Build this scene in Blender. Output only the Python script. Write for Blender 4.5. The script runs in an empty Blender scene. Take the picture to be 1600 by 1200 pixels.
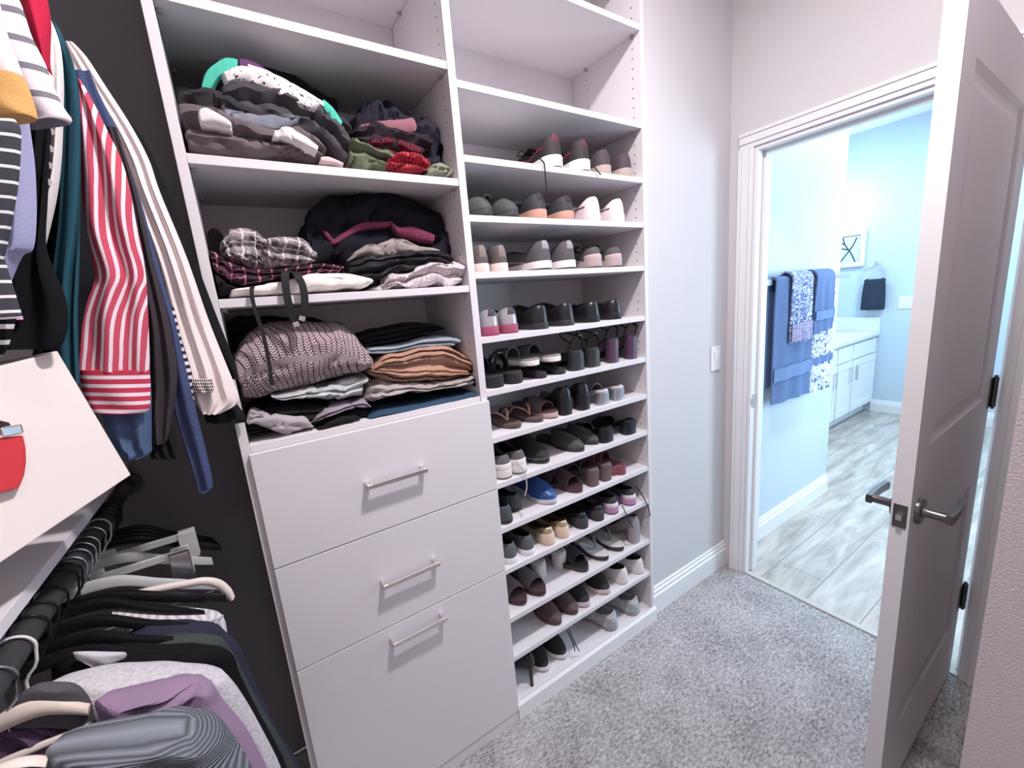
import bpy, math, random
from math import pi, sin, cos, sqrt
from mathutils import Vector, Matrix, noise
random.seed(7)
SC = bpy.context.scene
COL = SC.collection

# ------------------------------------------------------------------ camera
F_PX = 647.31
S = 1.5
CR = ((0.83153645, -0.54931035, -0.08249410), (-0.17544957, -0.11882530, -0.97729115), (0.52703376, 0.82712677, -0.19518384))
RX, RD, RF = Vector(CR[0]), Vector(CR[1]), Vector(CR[2])
CAM = Vector((0.025155, -1.102725, 1.5))

def ray(u, v):
    return RX * ((u - 800) / F_PX) + RD * ((v - 600) / F_PX) + RF

def hit(u, v, y):
    """Point of the vertical plane at depth y that the photograph shows at pixel (u, v)."""
    d = ray(u, v)
    return CAM + d * ((y - CAM.y) / d.y)

def xat(u, y, z):
    """World x of the point at depth y and height z that stands in pixel column u."""
    k = (u - 800) / F_PX
    a = RX - RF * k
    return CAM.x - (a.y * (y - CAM.y) + a.z * (z - CAM.z)) / a.x

cam_d = bpy.data.cameras.new('camera')
cam_d.sensor_width = 36
cam_d.lens = F_PX / 1600 * 36
cam_d.clip_start = 0.02
cam = bpy.data.objects.new('camera', cam_d)
COL.objects.link(cam)
m3 = Matrix((RX, -RD, -RF)).transposed()
cam.matrix_world = Matrix.Translation(CAM) @ m3.to_4x4()
SC.camera = cam

# ------------------------------------------------------------------ materials
def lin(c):
    return tuple((x / 255 / 12.92 if x / 255 <= 0.04045 else ((x / 255 + 0.055) / 1.055) ** 2.4) for x in c) + (1,)

class G:
    def __init__(self, name):
        self.mat = bpy.data.materials.new(name)
        self.mat.use_nodes = True
        self.t = self.mat.node_tree
        self.b = self.t.nodes['Principled BSDF']
        self.tc = self.t.nodes.new('ShaderNodeTexCoord')
    def n(self, typ, **kw):
        nd = self.t.nodes.new(typ)
        for k, v in kw.items():
            if k in nd.inputs: self.put(nd.inputs[k], v)
            else: setattr(nd, k, v)
        return nd
    def put(self, inp, v):
        if hasattr(v, 'links') or isinstance(v, bpy.types.NodeSocket): self.t.links.new(v, inp)
        else: inp.default_value = v
    def m(self, op, a, b=0.0, c=None):
        nd = self.t.nodes.new('ShaderNodeMath'); nd.operation = op
        self.put(nd.inputs[0], a); self.put(nd.inputs[1], b)
        if c is not None: self.put(nd.inputs[2], c)
        return nd.outputs[0]
    def mix(self, f, a, b):
        nd = self.t.nodes.new('ShaderNodeMix'); nd.data_type = 'RGBA'
        self.put(nd.inputs[0], f); self.put(nd.inputs[6], a); self.put(nd.inputs[7], b)
        return nd.outputs[2]
    def xyz(self, which='UV'):
        s = self.t.nodes.new('ShaderNodeSeparateXYZ')
        self.t.links.new(self.tc.outputs[which], s.inputs[0])
        return s.outputs
    def noise(self, scale, detail=3, rough=.5, which='Object', vec=None, dist=0):
        nd = self.n('ShaderNodeTexNoise', Scale=scale, Detail=detail, Roughness=rough, Distortion=dist)
        self.t.links.new(vec or self.tc.outputs[which], nd.inputs['Vector'])
        return nd.outputs[0]
    def bump(self, h, strength=.3, dist=.002):
        nd = self.n('ShaderNodeBump', Strength=strength, Distance=dist)
        self.put(nd.inputs['Height'], h)
        self.t.links.new(nd.outputs[0], self.b.inputs['Normal'])
    def col(self, v): self.put(self.b.inputs['Base Color'], v)

_mats = {}
def mat(name, c, rough=.6, metal=0, bump=0, bscale=300, var=0, vscale=8, spec=.4, sheen=0, coat=0):
    if name in _mats: return _mats[name]
    g = G(name)
    base = lin(c)
    g.b.inputs['Roughness'].default_value = rough
    g.b.inputs['Metallic'].default_value = metal
    g.b.inputs['Specular IOR Level'].default_value = spec
    g.b.inputs['Coat Weight'].default_value = coat
    if sheen: g.b.inputs['Sheen Weight'].default_value = sheen
    if var:
        g.col(g.mix(g.m('MULTIPLY', g.noise(vscale), 1.0), tuple(x * (1 - var) for x in base[:3]) + (1,), tuple(min(1, x * (1 + var)) for x in base[:3]) + (1,)))
    else: g.b.inputs['Base Color'].default_value = base
    if bump: g.bump(g.noise(bscale, 4), bump)
    _mats[name] = g.mat
    return g.mat

def cloth(name, c, var=.25, rough=.9, bump=.35, bscale=420):
    return mat(name, c, rough, 0, bump, bscale, var, 14, .15)

def rib(name, c, period=.006, c2=None, along='U', wob=0, duty=.5, soft=True):
    """Knitted ribs or printed stripes that follow the cloth."""
    if name in _mats: return _mats[name]
    g = G(name); o = g.xyz('UV')
    k = o[0] if along == 'U' else o[1]
    if wob: k = g.m('ADD', k, g.m('MULTIPLY', g.m('SUBTRACT', g.noise(9, 2), .5), wob))
    fr = g.m('FRACT', g.m('DIVIDE', k, period))
    if soft:
        w = g.m('ABSOLUTE', g.m('SUBTRACT', fr, .5))
        f = g.m('MULTIPLY', w, 2.0)
        g.bump(f, .8, .003)
    else:
        f = g.m('GREATER_THAN', fr, duty)
        g.bump(g.noise(420, 3), .25)
    c2 = c2 or tuple(int(x * .6) for x in c)
    g.col(g.mix(f, lin(c2), lin(c)))
    g.b.inputs['Roughness'].default_value = .9
    g.b.inputs['Specular IOR Level'].default_value = .15
    _mats[name] = g.mat
    return g.mat

def plaid(name, base, dark, line, p=.06):
    if name in _mats: return _mats[name]
    g = G(name); o = g.xyz('UV')
    def band(s, per, lo, hi, off=0):
        fr = g.m('FRACT', g.m('ADD', g.m('DIVIDE', s, per), off))
        return g.m('MULTIPLY', g.m('GREATER_THAN', fr, lo), g.m('LESS_THAN', fr, hi))
    c = g.mix(g.m('MULTIPLY', g.m('ADD', band(o[0], p, 0, .45), band(o[1], p, 0, .45)), .5), lin(base), lin(dark))
    ln = g.m('MAXIMUM', g.m('MAXIMUM', band(o[0], p, .68, .76), band(o[1], p, .68, .76)), g.m('MAXIMUM', band(o[0], p, .18, .24), band(o[1], p, .18, .24)))
    g.col(g.mix(g.m('MULTIPLY', ln, .8), c, lin(line)))
    g.bump(g.noise(420, 3), .25)
    g.b.inputs['Roughness'].default_value = .9
    g.b.inputs['Specular IOR Level'].default_value = .15
    _mats[name] = g.mat
    return g.mat

def herring(name, a, b, p=.011):
    g = G(name); o = g.xyz('UV')
    u = g.m('DIVIDE', g.m('ADD', o[0], g.m('MULTIPLY', o[1], .25)), p * 1.6); v = g.m('DIVIDE', g.m('SUBTRACT', o[1], g.m('MULTIPLY', o[0], .25)), p)
    zig = g.m('MULTIPLY', g.m('ABSOLUTE', g.m('SUBTRACT', g.m('FRACT', u), .5)), 2.0)
    f = g.m('FRACT', g.m('ADD', v, zig))
    k = g.m('MULTIPLY', g.m('GREATER_THAN', f, .45), g.m('GREATER_THAN', zig, .16))
    g.col(g.mix(k, lin(a), lin(b)))
    g.bump(k, .5, .002)
    g.b.inputs['Roughness'].default_value = .95
    g.b.inputs['Specular IOR Level'].default_value = .1
    return g.mat

def floral(name, base, fig, scale=38, th=.5):
    g = G(name)
    n1 = g.noise(scale, 2, .4, 'UV', dist=1.4)
    ring = g.m('ABSOLUTE', g.m('SUBTRACT', n1, th))
    k = g.m('LESS_THAN', ring, .035)
    blob = g.m('GREATER_THAN', g.noise(scale * .9, 1, .3, 'UV'), .66)
    g.col(g.mix(g.m('MAXIMUM', k, blob), lin(base), lin(fig)))
    g.bump(g.noise(500, 3), .4)
    g.b.inputs['Roughness'].default_value = .95
    return g.mat

WHITE = mat('white_melamine', (222, 217, 221), .5, bump=.03, bscale=200, spec=.35)
WALL = mat('wall_paint', (212, 208, 211), .85, bump=.25, bscale=90, spec=.2)
TRIM = mat('trim_paint', (236, 234, 236), .4, spec=.4)
DOORP = mat('door_paint', (232, 231, 233), .45, bump=.04, bscale=120)
CEIL = mat('ceiling_paint', (235, 234, 234), .9)
BATHWALL = mat('bath_wall_paint', (200, 213, 226), .45, bump=.05, bscale=90)
CHROME = mat('polished_chrome', (232, 228, 226), .22, 1)
NICKEL = mat('satin_nickel', (120, 116, 116), .28, 1)
BLACKMETAL = mat('black_rod_metal', (74, 74, 77), .5, .5, bump=.1)
STEEL = mat('galvanised_wire', (190, 190, 195), .25, 1)

# melamine with rows of shelf-pin holes
def holes_mat():
    g = G('drilled_white_melamine'); o = g.xyz('Object')
    dz = g.m('SUBTRACT', g.m('FRACT', g.m('DIVIDE', o[2], .032)), .5)
    dz = g.m('MULTIPLY', dz, .032)
    def d(y0):
        dy = g.m('SUBTRACT', o[1], y0)
        return g.m('LESS_THAN', g.m('SQRT', g.m('ADD', g.m('MULTIPLY', dz, dz), g.m('MULTIPLY', dy, dy))), .0026)
    k = g.m('MAXIMUM', d(.037), d(.27))
    g.col(g.mix(k, lin((222, 217, 221)), lin((40, 38, 40))))
    g.b.inputs['Roughness'].default_value = .5
    return g.mat
HOLED = holes_mat()

def carpet_mat():
    g = G('grey_cut_pile_carpet')
    mp = g.n('ShaderNodeMapping'); g.t.links.new(g.tc.outputs['Object'], mp.inputs[0])
    mp.inputs['Rotation'].default_value = (0, 0, .5); mp.inputs['Scale'].default_value = (1, 1.9, 1)
    a = g.noise(62, 6, .78, vec=mp.outputs[0], dist=.6); b = g.noise(5, 3, .6); c = g.noise(330, 3, .7)
    f = g.m('ADD', g.m('MULTIPLY', a, .6), g.m('ADD', g.m('MULTIPLY', b, .14), g.m('MULTIPLY', c, .3)))
    r = g.n('ShaderNodeValToRGB'); g.t.links.new(f, r.inputs[0])
    e = r.color_ramp.elements
    e[0].position = .40; e[0].color = lin((92, 88, 90)); e[1].position = .64; e[1].color = lin((240, 234, 236))
    e.new(.50).color = lin((176, 170, 172))
    g.col(r.outputs[0]); g.bump(f, .9, .012)
    g.b.inputs['Roughness'].default_value = 1; g.b.inputs['Specular IOR Level'].default_value = .05
    return g.mat

def tile_mat():
    g = G('wood_look_floor_tile')
    mp = g.n('ShaderNodeMapping'); g.t.links.new(g.tc.outputs['Object'], mp.inputs[0])
    mp.inputs['Location'].default_value = (-.25, .155, 0)
    br = g.n('ShaderNodeTexBrick', offset=.36, Scale=1.0)
    g.t.links.new(mp.outputs[0], br.inputs[0])
    for k, v in (('Mortar Size', .0035), ('Mortar Smooth', .1), ('Brick Width', 1.0), ('Row Height', .205)): br.inputs[k].default_value = v
    br.inputs['Color1'].default_value = (.35, .35, .35, 1); br.inputs['Color2'].default_value = (.65, .65, .65, 1)
    m2 = g.n('ShaderNodeMapping'); g.t.links.new(g.tc.outputs['Object'], m2.inputs[0]); m2.inputs['Scale'].default_value = (1.3, 7, 1)
    gr = g.noise(2.2, 6, .6, vec=m2.outputs[0], dist=.5)
    r = g.n('ShaderNodeValToRGB'); g.t.links.new(g.m('ADD', g.m('MULTIPLY', gr, .85), g.m('MULTIPLY', br.outputs[0], .15)), r.inputs[0])
    e = r.color_ramp.elements
    e[0].position = .33; e[0].color = lin((150, 140, 133)); e[1].position = .66; e[1].color = lin((206, 198, 192))
    e.new(.5).color = lin((184, 175, 168))
    g.col(g.mix(br.outputs[1], r.outputs[0], lin((150, 145, 140))))
    g.b.inputs['Roughness'].default_value = .3
    return g.mat

# ------------------------------------------------------------------ mesh helpers
class MB:
    def __init__(self): self.v, self.f, self.uv = [], [], []
    def add(self, vs, fs, uvs=None):
        o = len(self.v); self.v += [tuple(p) for p in vs]
        self.f += [tuple(i + o for i in f) for f in fs]
        self.uv += list(uvs) if uvs else [(p[0], p[2]) for p in vs]
    def box(self, x0, x1, y0, y1, z0, z1):
        vs = [(x, y, z) for x in (x0, x1) for y in (y0, y1) for z in (z0, z1)]
        self.add(vs, [(0, 1, 3, 2), (4, 6, 7, 5), (0, 4, 5, 1), (2, 3, 7, 6), (0, 2, 6, 4), (1, 5, 7, 3)]); return self
    def grid(self, rows, cu=False, cv=False, cap=False, uvs=None):
        """rows: list of equal-length point lists; cu closes each row, cv closes the rows."""
        n, m = len(rows), len(rows[0]); fs = []
        for i in range(n if cv else n - 1):
            for j in range(m if cu else m - 1):
                a, b = i * m + j, i * m + (j + 1) % m
                c, d = ((i + 1) % n) * m + (j + 1) % m, ((i + 1) % n) * m + j
                fs.append((a, b, c, d))
        if cap:
            fs.append(tuple(reversed(range(m)))); fs.append(tuple((n - 1) * m + j for j in range(m)))
        self.add([p for r in rows for p in r], fs, uvs); return self
    def tube(self, pts, r, n=7, closed=False, flat=1.0):
        pts = [Vector(p) for p in pts]; rows = []; L = len(pts)
        ref = None
        for i, p in enumerate(pts):
            a = pts[(i - 1) % L] if closed or i else p; b = pts[(i + 1) % L] if closed or i < L - 1 else p
            t = (b - a).normalized() if (b - a).length > 1e-9 else Vector((0, 0, 1))
            if ref is None: ref = Vector((0, 0, 1)) if abs(t.z) < .9 else Vector((1, 0, 0))
            u = (ref - t * ref.dot(t)).normalized(); ref = u
            w = t.cross(u); rr = r[i] if isinstance(r, (list, tuple)) else r
            rows.append([p + (u * cos(2 * pi * k / n) * flat + w * sin(2 * pi * k / n)) * rr for k in range(n)])
        return self.grid(rows, True, closed, not closed)
    def prism(self, prof, o, A, B, D, L):
        o, A, B, D = Vector(o), Vector(A), Vector(B), Vector(D)
        r0 = [o + A * a + B * b for a, b in prof]
        return self.grid([r0, [p + D * L for p in r0]], True, False, True)
    def build(self, name, m, parent=None, smooth=True, bevel=0, sub=0):
        me = bpy.data.meshes.new(name); me.from_pydata(self.v, [], self.f)
        me.validate()
        uv = me.uv_layers.new(name='UVMap')
        li = [0] * len(me.loops); me.loops.foreach_get('vertex_index', li)
        flat = [0.0] * (2 * len(li))
        for k, i in enumerate(li): flat[2 * k], flat[2 * k + 1] = self.uv[i]
        uv.data.foreach_set('uv', flat)
        import bmesh
        bm = bmesh.new(); bm.from_mesh(me); bmesh.ops.recalc_face_normals(bm, faces=bm.faces); bm.to_mesh(me); bm.free()
        for mm in (m if isinstance(m, (list, tuple)) else [m]): me.materials.append(mm)
        if smooth:
            me.polygons.foreach_set('use_smooth', [True] * len(me.polygons))
            me.set_sharp_from_angle(angle=math.radians(40))
        o = bpy.data.objects.new(name, me); COL.objects.link(o)
        if parent is not None: o.parent = parent
        if bevel:
            b = o.modifiers.new('bevel', 'BEVEL'); b.width = bevel; b.segments = 2; b.limit_method = 'ANGLE'; b.angle_limit = math.radians(50)
        if sub:
            s = o.modifiers.new('subdivision', 'SUBSURF'); s.levels = s.render_levels = sub
        return o

def tag(o, label=None, cat=None, group=None, kind=None):
    if label: o['label'] = label
    if cat: o['category'] = cat
    if group: o['group'] = group
    if kind: o['kind'] = kind
    return o

def empty(name, loc, rz=0):
    o = bpy.data.objects.new(name, None); COL.objects.link(o); o.empty_display_size = .05
    o.location = loc; o.rotation_euler = (0, 0, rz); return o

def rel(parent, mb):
    """Shift a mesh given in world coordinates into its thing's own space."""
    l = parent.location; mb.v = [(x - l[0], y - l[1], z - l[2]) for x, y, z in mb.v]; return mb

def box(name, b, m, parent=None, bevel=.0008, **k):
    return MB().box(*b).build(name, m, parent, smooth=False, bevel=bevel)

def struct(o, label, cat): return tag(o, label, cat, kind='structure')

def sm(t): t = max(0, min(1, t)); return t * t * (3 - 2 * t)
def interp(x, xs, ys):
    if x <= xs[0]: return ys[0]
    for i in range(len(xs) - 1):
        if x <= xs[i + 1]: return ys[i] + (ys[i + 1] - ys[i]) * (x - xs[i]) / max(1e-9, xs[i + 1] - xs[i])
    return ys[-1]
def cat_pts(pts, n):
    """Smooth resample of a polyline of tuples to n points (Catmull-Rom)."""
    P = [pts[0]] + list(pts) + [pts[-1]]; out = []; m = len(pts) - 1
    for k in range(n):
        s = k / (n - 1) * m; i = min(int(s), m - 1); t = s - i
        a, b, c, d = P[i], P[i + 1], P[i + 2], P[i + 3]
        out.append(tuple(.5 * (2 * b[j] + (c[j] - a[j]) * t + (2 * a[j] - 5 * b[j] + 4 * c[j] - d[j]) * t * t + (3 * b[j] - a[j] - 3 * c[j] + d[j]) * t ** 3) for j in range(len(b))))
    return out

# ------------------------------------------------------------------ the room
CZ = 2.89
XW = 2.02          # door wall, closet face
XR = 1.383         # inner face of the shoe tower's right panel
DEP = .355
struct(box('floor', (-.63, 2.03, -2.4, .375, -.05, 0), carpet_mat()), 'grey cut pile carpet covering the closet floor', 'carpet')
struct(box('floor.001', (2.03, 5.75, -1.7, 1.4, -.05, -.002), tile_mat()), 'wood look plank tile floor of the bathroom beyond the doorway', 'tile floor')
struct(box('ceiling', (-.75, 5.75, -2.4, 1.4, CZ, CZ + .1), CEIL), 'white ceiling over closet and bathroom', 'ceiling')
struct(box('wall_left', (-.75, -.63, -2.4, .5, 0, CZ), WALL), 'white closet wall behind the hanging clothes at the left', 'wall')
struct(box('wall_back', (-.63, 1.402, .377, .5, 0, CZ), mat('back_wall_dark_grey', (120, 116, 118), .8, bump=.2, bscale=90, spec=.2)), 'dark grey wall behind the shelving towers and hanging rail', 'wall')  # one even dark grey, darker than the other closet walls
struct(box('wall_right', (1.404, 3.29, .03, .5, 0, CZ), WALL), 'pale wall strip with light switch between shoe shelves and doorway', 'wall')
struct(box('wall_front', (-.75, 2.02, -2.5, -2.4, 0, CZ), WALL), 'closet wall behind the viewer', 'wall')
mb = MB().box(XW, 2.14, -.885, .03, 2.0665, CZ).box(XW, 2.14, -2.4, -.885, 0, CZ).box(XW, 2.14, -.077, .03, 0, 2.0665)
struct(mb.build('wall_doorway', WALL, smooth=False), 'white wall around the open bathroom doorway', 'wall')
stip = mat('stippled_wall_paint', (212, 200, 206), .85, bump=.6, bscale=260, spec=.2)
struct(box('wall_return', (.95, XW, -1.75, -1.012, 0, CZ), stip, bevel=.004), 'stippled wall end in the right foreground beside the door', 'wall')
struct(box('wall_towel', (2.14, 3.29, .022, .03, 0, CZ), BATHWALL, bevel=0), 'pale blue bathroom wall where the towel bar hangs', 'wall')
struct(box('wall_far', (5.65, 5.75, -1.7, 1.4, 0, CZ), BATHWALL), 'pale blue far bathroom wall with picture and towel ring', 'wall')
struct(box('wall_vanity', (3.29, 5.65, 1.05, 1.15, 0, CZ), BATHWALL), 'bathroom wall behind the white vanity', 'wall')
struct(box('wall_bathroom', (2.14, 5.65, -1.7, -1.6, 0, CZ), BATHWALL), 'bathroom wall opposite the towel bar, hidden by the door', 'wall')

BB = [(0, 0), (.016, 0), (.016, .092), (.011, .097), (.011, .112), (.006, .118), (.006, .13), (0, .134)]
def baseboard(name, o, A, D, L, label):
    b = MB().prism(BB, o, A, (0, 0, 1), D, L).build(name, TRIM, smooth=False)
    struct(b, label, 'baseboard')
baseboard('baseboard_right', (1.404, .03, 0), (0, -1, 0), (1, 0, 0), .616, 'white moulded baseboard right of the shoe shelves')
baseboard('baseboard_towel', (2.14, .022, 0), (0, -1, 0), (1, 0, 0), 1.15, 'white baseboard under the hanging towels')
baseboard('baseboard_far', (5.65, -1.6, 0), (-1, 0, 0), (0, 1, 0), 2.07, 'white baseboard along the far bathroom wall')
baseboard('baseboard_doorway', (XW, -1.012, 0), (-1, 0, 0), (0, 1, 0), .07, 'short baseboard piece behind the open door')

# door casing and jamb
def casing():
    w = .062; mb = MB()
    def step(b0, b1, z0, z1, flip):
        # inner edge b0 (opening side), outer b1
        for lo, hi, t in ((0, .3, .010), (.3, .78, .016), (.78, 1, .021)):
            y0, y1 = b0 + (b1 - b0) * lo, b0 + (b1 - b0) * hi
            mb.box(XW - t, XW, min(y0, y1), max(y0, y1), z0, z1)
    step(-.078, -.016, 0, 2.066, 0); step(-.874, -.936, 0, 2.066, 0)
    for lo, hi, t in ((0, .3, .010), (.3, .78, .016), (.78, 1, .021)):
        z0, z1 = 2.066 + .062 * lo, 2.066 + .062 * hi
        mb.box(XW - t, XW, -.936 + .0, -.016, z0, z1)
    return mb
struct(casing().build('trim_1', TRIM, smooth=False, bevel=.002), 'white moulded casing around the bathroom doorway', 'door casing')
mb = MB()
mb.box(XW, 2.14, -.092, -.077, 0, 2.066).box(XW, 2.14, -.885, -.867, 0, 2.066).box(XW, 2.14, -.867, -.092, 2.05, 2.066)
mb.box(2.066, 2.10, -.104, -.092, 0, 2.05).box(2.066, 2.10, -.867, -.856, 0, 2.05).box(2.066, 2.10, -.856, -.104, 2.038, 2.05)
jamb = struct(mb.build('trim_2', TRIM, smooth=False, bevel=.0012), 'white door jamb with stop strip and strike plate', 'door jamb')
mb = MB().box(2.032, 2.062, -.0945, -.092, .90, .965)
sp = mb.build('strike_plate', CHROME, jamb, smooth=False); sp['label'] = 'shiny metal strike plate'
box('strike_lip', (2.022, 2.034, -.098, -.0925, .917, .948), CHROME, sp)
struct(box('trim_3', (2.018, 2.045, -.867, -.092, -.001, .006), mat('threshold_edge', (190, 186, 184), .5)), 'thin edge strip where carpet meets tile', 'threshold')

# ------------------------------------------------------------------ the open door
DX0, DX1, DY0, DY1, DH = 1.262, 2.014, -.848, -.813, 2.035
door = empty('door_1', (DX1, -.83, 0)); struct(door, 'white two panel door standing open into the closet', 'door')
def door_mesh():
    """Slab with two recessed panels on both faces."""
    mb = MB()
    def ring(y, sgn):
        pans = [(1.36, 1.905, 1.08, 1.905), (1.36, 1.905, .25, .80)]
        xs = sorted({DX0, DX1, 1.36, 1.905}); zs = sorted({.012, DH, .25, .80, 1.08, 1.905})
        for i in range(len(xs) - 1):
            for j in range(len(zs) - 1):
                x0, x1, z0, z1 = xs[i], xs[i + 1], zs[j], zs[j + 1]
                if any(abs(x0 - p[0]) < 1e-6 and abs(z0 - p[2]) < 1e-6 for p in pans): continue
                mb.add([(x0, y, z0), (x1, y, z0), (x1, y, z1), (x0, y, z1)], [(0, 1, 2, 3)])
        for x0, x1, z0, z1 in pans:
            prev = None
            for k, dy in ((0, 0), (.012, .009), (.03, .009), (.05, .003)):
                c = [(x0 + k, y - sgn * dy, z0 + k), (x1 - k, y - sgn * dy, z0 + k), (x1 - k, y - sgn * dy, z1 - k), (x0 + k, y - sgn * dy, z1 - k)]
                if prev: mb.grid([prev, c], True)
                prev = c
            mb.add(prev, [(0, 1, 2, 3)])
    ring(DY0, -1); ring(DY1, 1)
    a = [(DX0, DY0, .012), (DX1, DY0, .012), (DX1, DY0, DH), (DX0, DY0, DH)]
    mb.grid([a, [(x, DY1, z) for x, y, z in a]], True)
    return mb
slab = rel(door, door_mesh()).build('door_slab', DOORP, door, smooth=False)
def lever(sgn):
    y = DY0 if sgn < 0 else DY1
    mb = MB(); hx, hz = 1.322, .922
    def disc(r0, r1, ya, yb):
        mb.grid([[(hx + r * cos(2 * pi * k / 24), y + sgn * yy, hz + r * sin(2 * pi * k / 24)) for k in range(24)] for r, yy in ((r0, ya), (r1, ya + .7 * (yb - ya)), (r1 * .93, yb))], True, False, True)
    disc(.032, .032, 0, .010)
    mb.tube([(hx, y + sgn * d, hz) for d in (.008, .02, .045, .062)], [.014, .0105, .0105, .0105], 14)
    c = cat_pts([(hx - .011, y + sgn * .056, hz), (hx + .035, y + sgn * .058, hz + .001), (hx + .085, y + sgn * .057, hz), (hx + .115, y + sgn * .054, hz - .001)], 12)
    mb.grid([[(p[0], p[1] + a, p[2] + b) for a, b in ((-.006, -.011), (.006, -.011), (.0075, 0), (.006, .011), (-.006, .011), (-.0075, 0))] for p in c], True, False, True)
    o = rel(door, mb).build('lever_handle', NICKEL, door); return o
lever(-1)['label'] = 'dark nickel lever handle on the face towards the viewer'
lever(1)['label'] = 'dark nickel lever handle on the face towards the shoes'
lp = rel(door, MB().box(DX0 - .0015, DX0, -.8435, -.8175, .893, .951)).build('latch_plate', NICKEL, door, smooth=False)
mb = MB().box(DX0 - .011, DX0 - .001, -.836, -.825, .915, .929)
rel(door, mb).build('latch_bolt', CHROME, lp, smooth=False)
for hz in (.335, 1.085, 1.84):
    mb = MB()
    for k in range(5):
        z0 = hz - .05 + k * .02
        mb.tube([(2.024, DY0 - .006, z0 + .0006), (2.024, DY0 - .006, z0 + .0194)], .0075, 12)
    mb.tube([(2.024, DY0 - .006, hz - .056), (2.024, DY0 - .006, hz + .056)], .005, 10)
    mb.box(1.985, 2.024, DY0 - .0015, DY0 + .0012, hz - .05, hz + .05)
    rel(door, mb).build('hinge', NICKEL, door)

# light switch
sw = empty('light_switch', (1.917, .03, 1.15)); tag(sw, 'white rocker light switch on the wall between shoe shelves and doorway', 'light switch')
rel(sw, MB().box(1.880, 1.954, .023, .030, 1.09, 1.208)).build('wall_plate', TRIM, sw, smooth=False, bevel=.003)
rel(sw, MB().prism([(0, 0), (.0035, .035), (.007, .07), (0, .07)], (1.900, .0232, 1.114), (0, -1, 0), (0, 0, 1), (1, 0, 0), .034)).build('rocker', TRIM, sw, smooth=False, bevel=.001)

# ------------------------------------------------------------------ closet towers
TOP = 2.62
PL = (1.911, 1.752, 1.592, 1.3995, 1.233, 1.0785, .921, .7605, .606, .4145, .255)   # shoe shelves, tops
XA = .6094
ta = empty('shelving_tower', (.3, 0, 0)); tag(ta, 'white closet tower with clothes shelves over three drawers', 'shelving unit')
def part(parent, name, b, m=WHITE, bevel=.0008):
    return rel(parent, MB().box(*b)).build(name, m, parent, smooth=False, bevel=bevel)
def panel(parent, b):
    o = MB().box(*b); l = parent.location
    o.v = [(x - l[0], y, z) for x, y, z in o.v]
    return o.build('side_panel', HOLED, parent, smooth=False, bevel=.0008)
panel(ta, (-.0185, 0, 0, DEP, 0, TOP))
part(ta, 'back_panel', (0, XA, DEP, DEP + .012, .05, TOP))
for z in (2.412, 2.136, 1.846, 1.556, 1.223):
    sh = part(ta, 'shelf', (.0005, XA - .0005, .002, DEP, z - .019, z))
    if z > 1.3:
        for x in (.006, XA - .006):
            for y in (.037, .27):
                rel(ta, MB().tube([(x, y, z - .026), (x, y, z - .0192)], .006, 8)).build('shelf_pin', mat('clear_pin_plastic', (170, 165, 165), .3), sh)
part(ta, 'top_panel', (0, XA, 0, DEP, TOP - .019, TOP))
for z0, z1, hz in ((.914, 1.206, 1.058), (.620, .911, .764), (.048, .617, .578)):
    dr = part(ta, 'drawer', (-.004, XA + .022, -.013, -.0012, z0, z1), bevel=.0012)
    hb = MB(); x0, x1 = .232, .398
    y = -.013
    c = [(x0 + .004, y, hz), (x0 + .004, y - .026, hz), (x1 - .004, y - .026, hz), (x1 - .004, y, hz)]
    hb.box(x0, x0 + .013, y - .030, y, hz - .007, hz + .007).box(x1 - .013, x1, y - .030, y, hz - .007, hz + .007).box(x0, x1, y - .032, y - .021, hz - .006, hz + .006)
    rel(ta, hb).build('handle', CHROME, dr, smooth=False, bevel=.001)
part(ta, 'plinth', (-.0185, XA + .022, -.009, .0, 0, .046))

tb = empty('shoe_tower', (1.0, 0, 0)); tag(tb, 'white closet tower of twelve shoe shelves right of the drawers', 'shelving unit')
X0B = .6324
panel(tb, (XA + .0005, X0B, 0, DEP, .05, TOP))
panel(tb, (XR, XR + .019, 0, DEP, 0, TOP))
part(tb, 'back_panel', (X0B, XR, DEP, DEP + .012, .05, TOP))
for z in (2.412, 2.098) + PL + (.066,):
    sh = part(tb, 'shelf', (X0B + .0005, XR - .0005, .002, DEP, z - .0185, z))
    if z > 2:
        for x in (X0B + .006, XR - .006):
            for y in (.037, .27):
                rel(tb, MB().tube([(x, y, z - .026), (x, y, z - .0188)], .006, 8)).build('shelf_pin', mat('clear_pin_plastic', (170, 165, 165), .3), sh)
part(tb, 'top_panel', (X0B, XR, 0, DEP, TOP - .019, TOP))
pl = MB().prism([(0, 0), (.012, 0), (.012, .058), (.006, .066), (0, .066)], (XA + .0225, .0, 0), (0, -1, 0), (0, 0, 1), (1, 0, 0), XR + .024 - XA - .0225)
rel(tb, pl).build('plinth', TRIM, tb, smooth=False)

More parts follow.
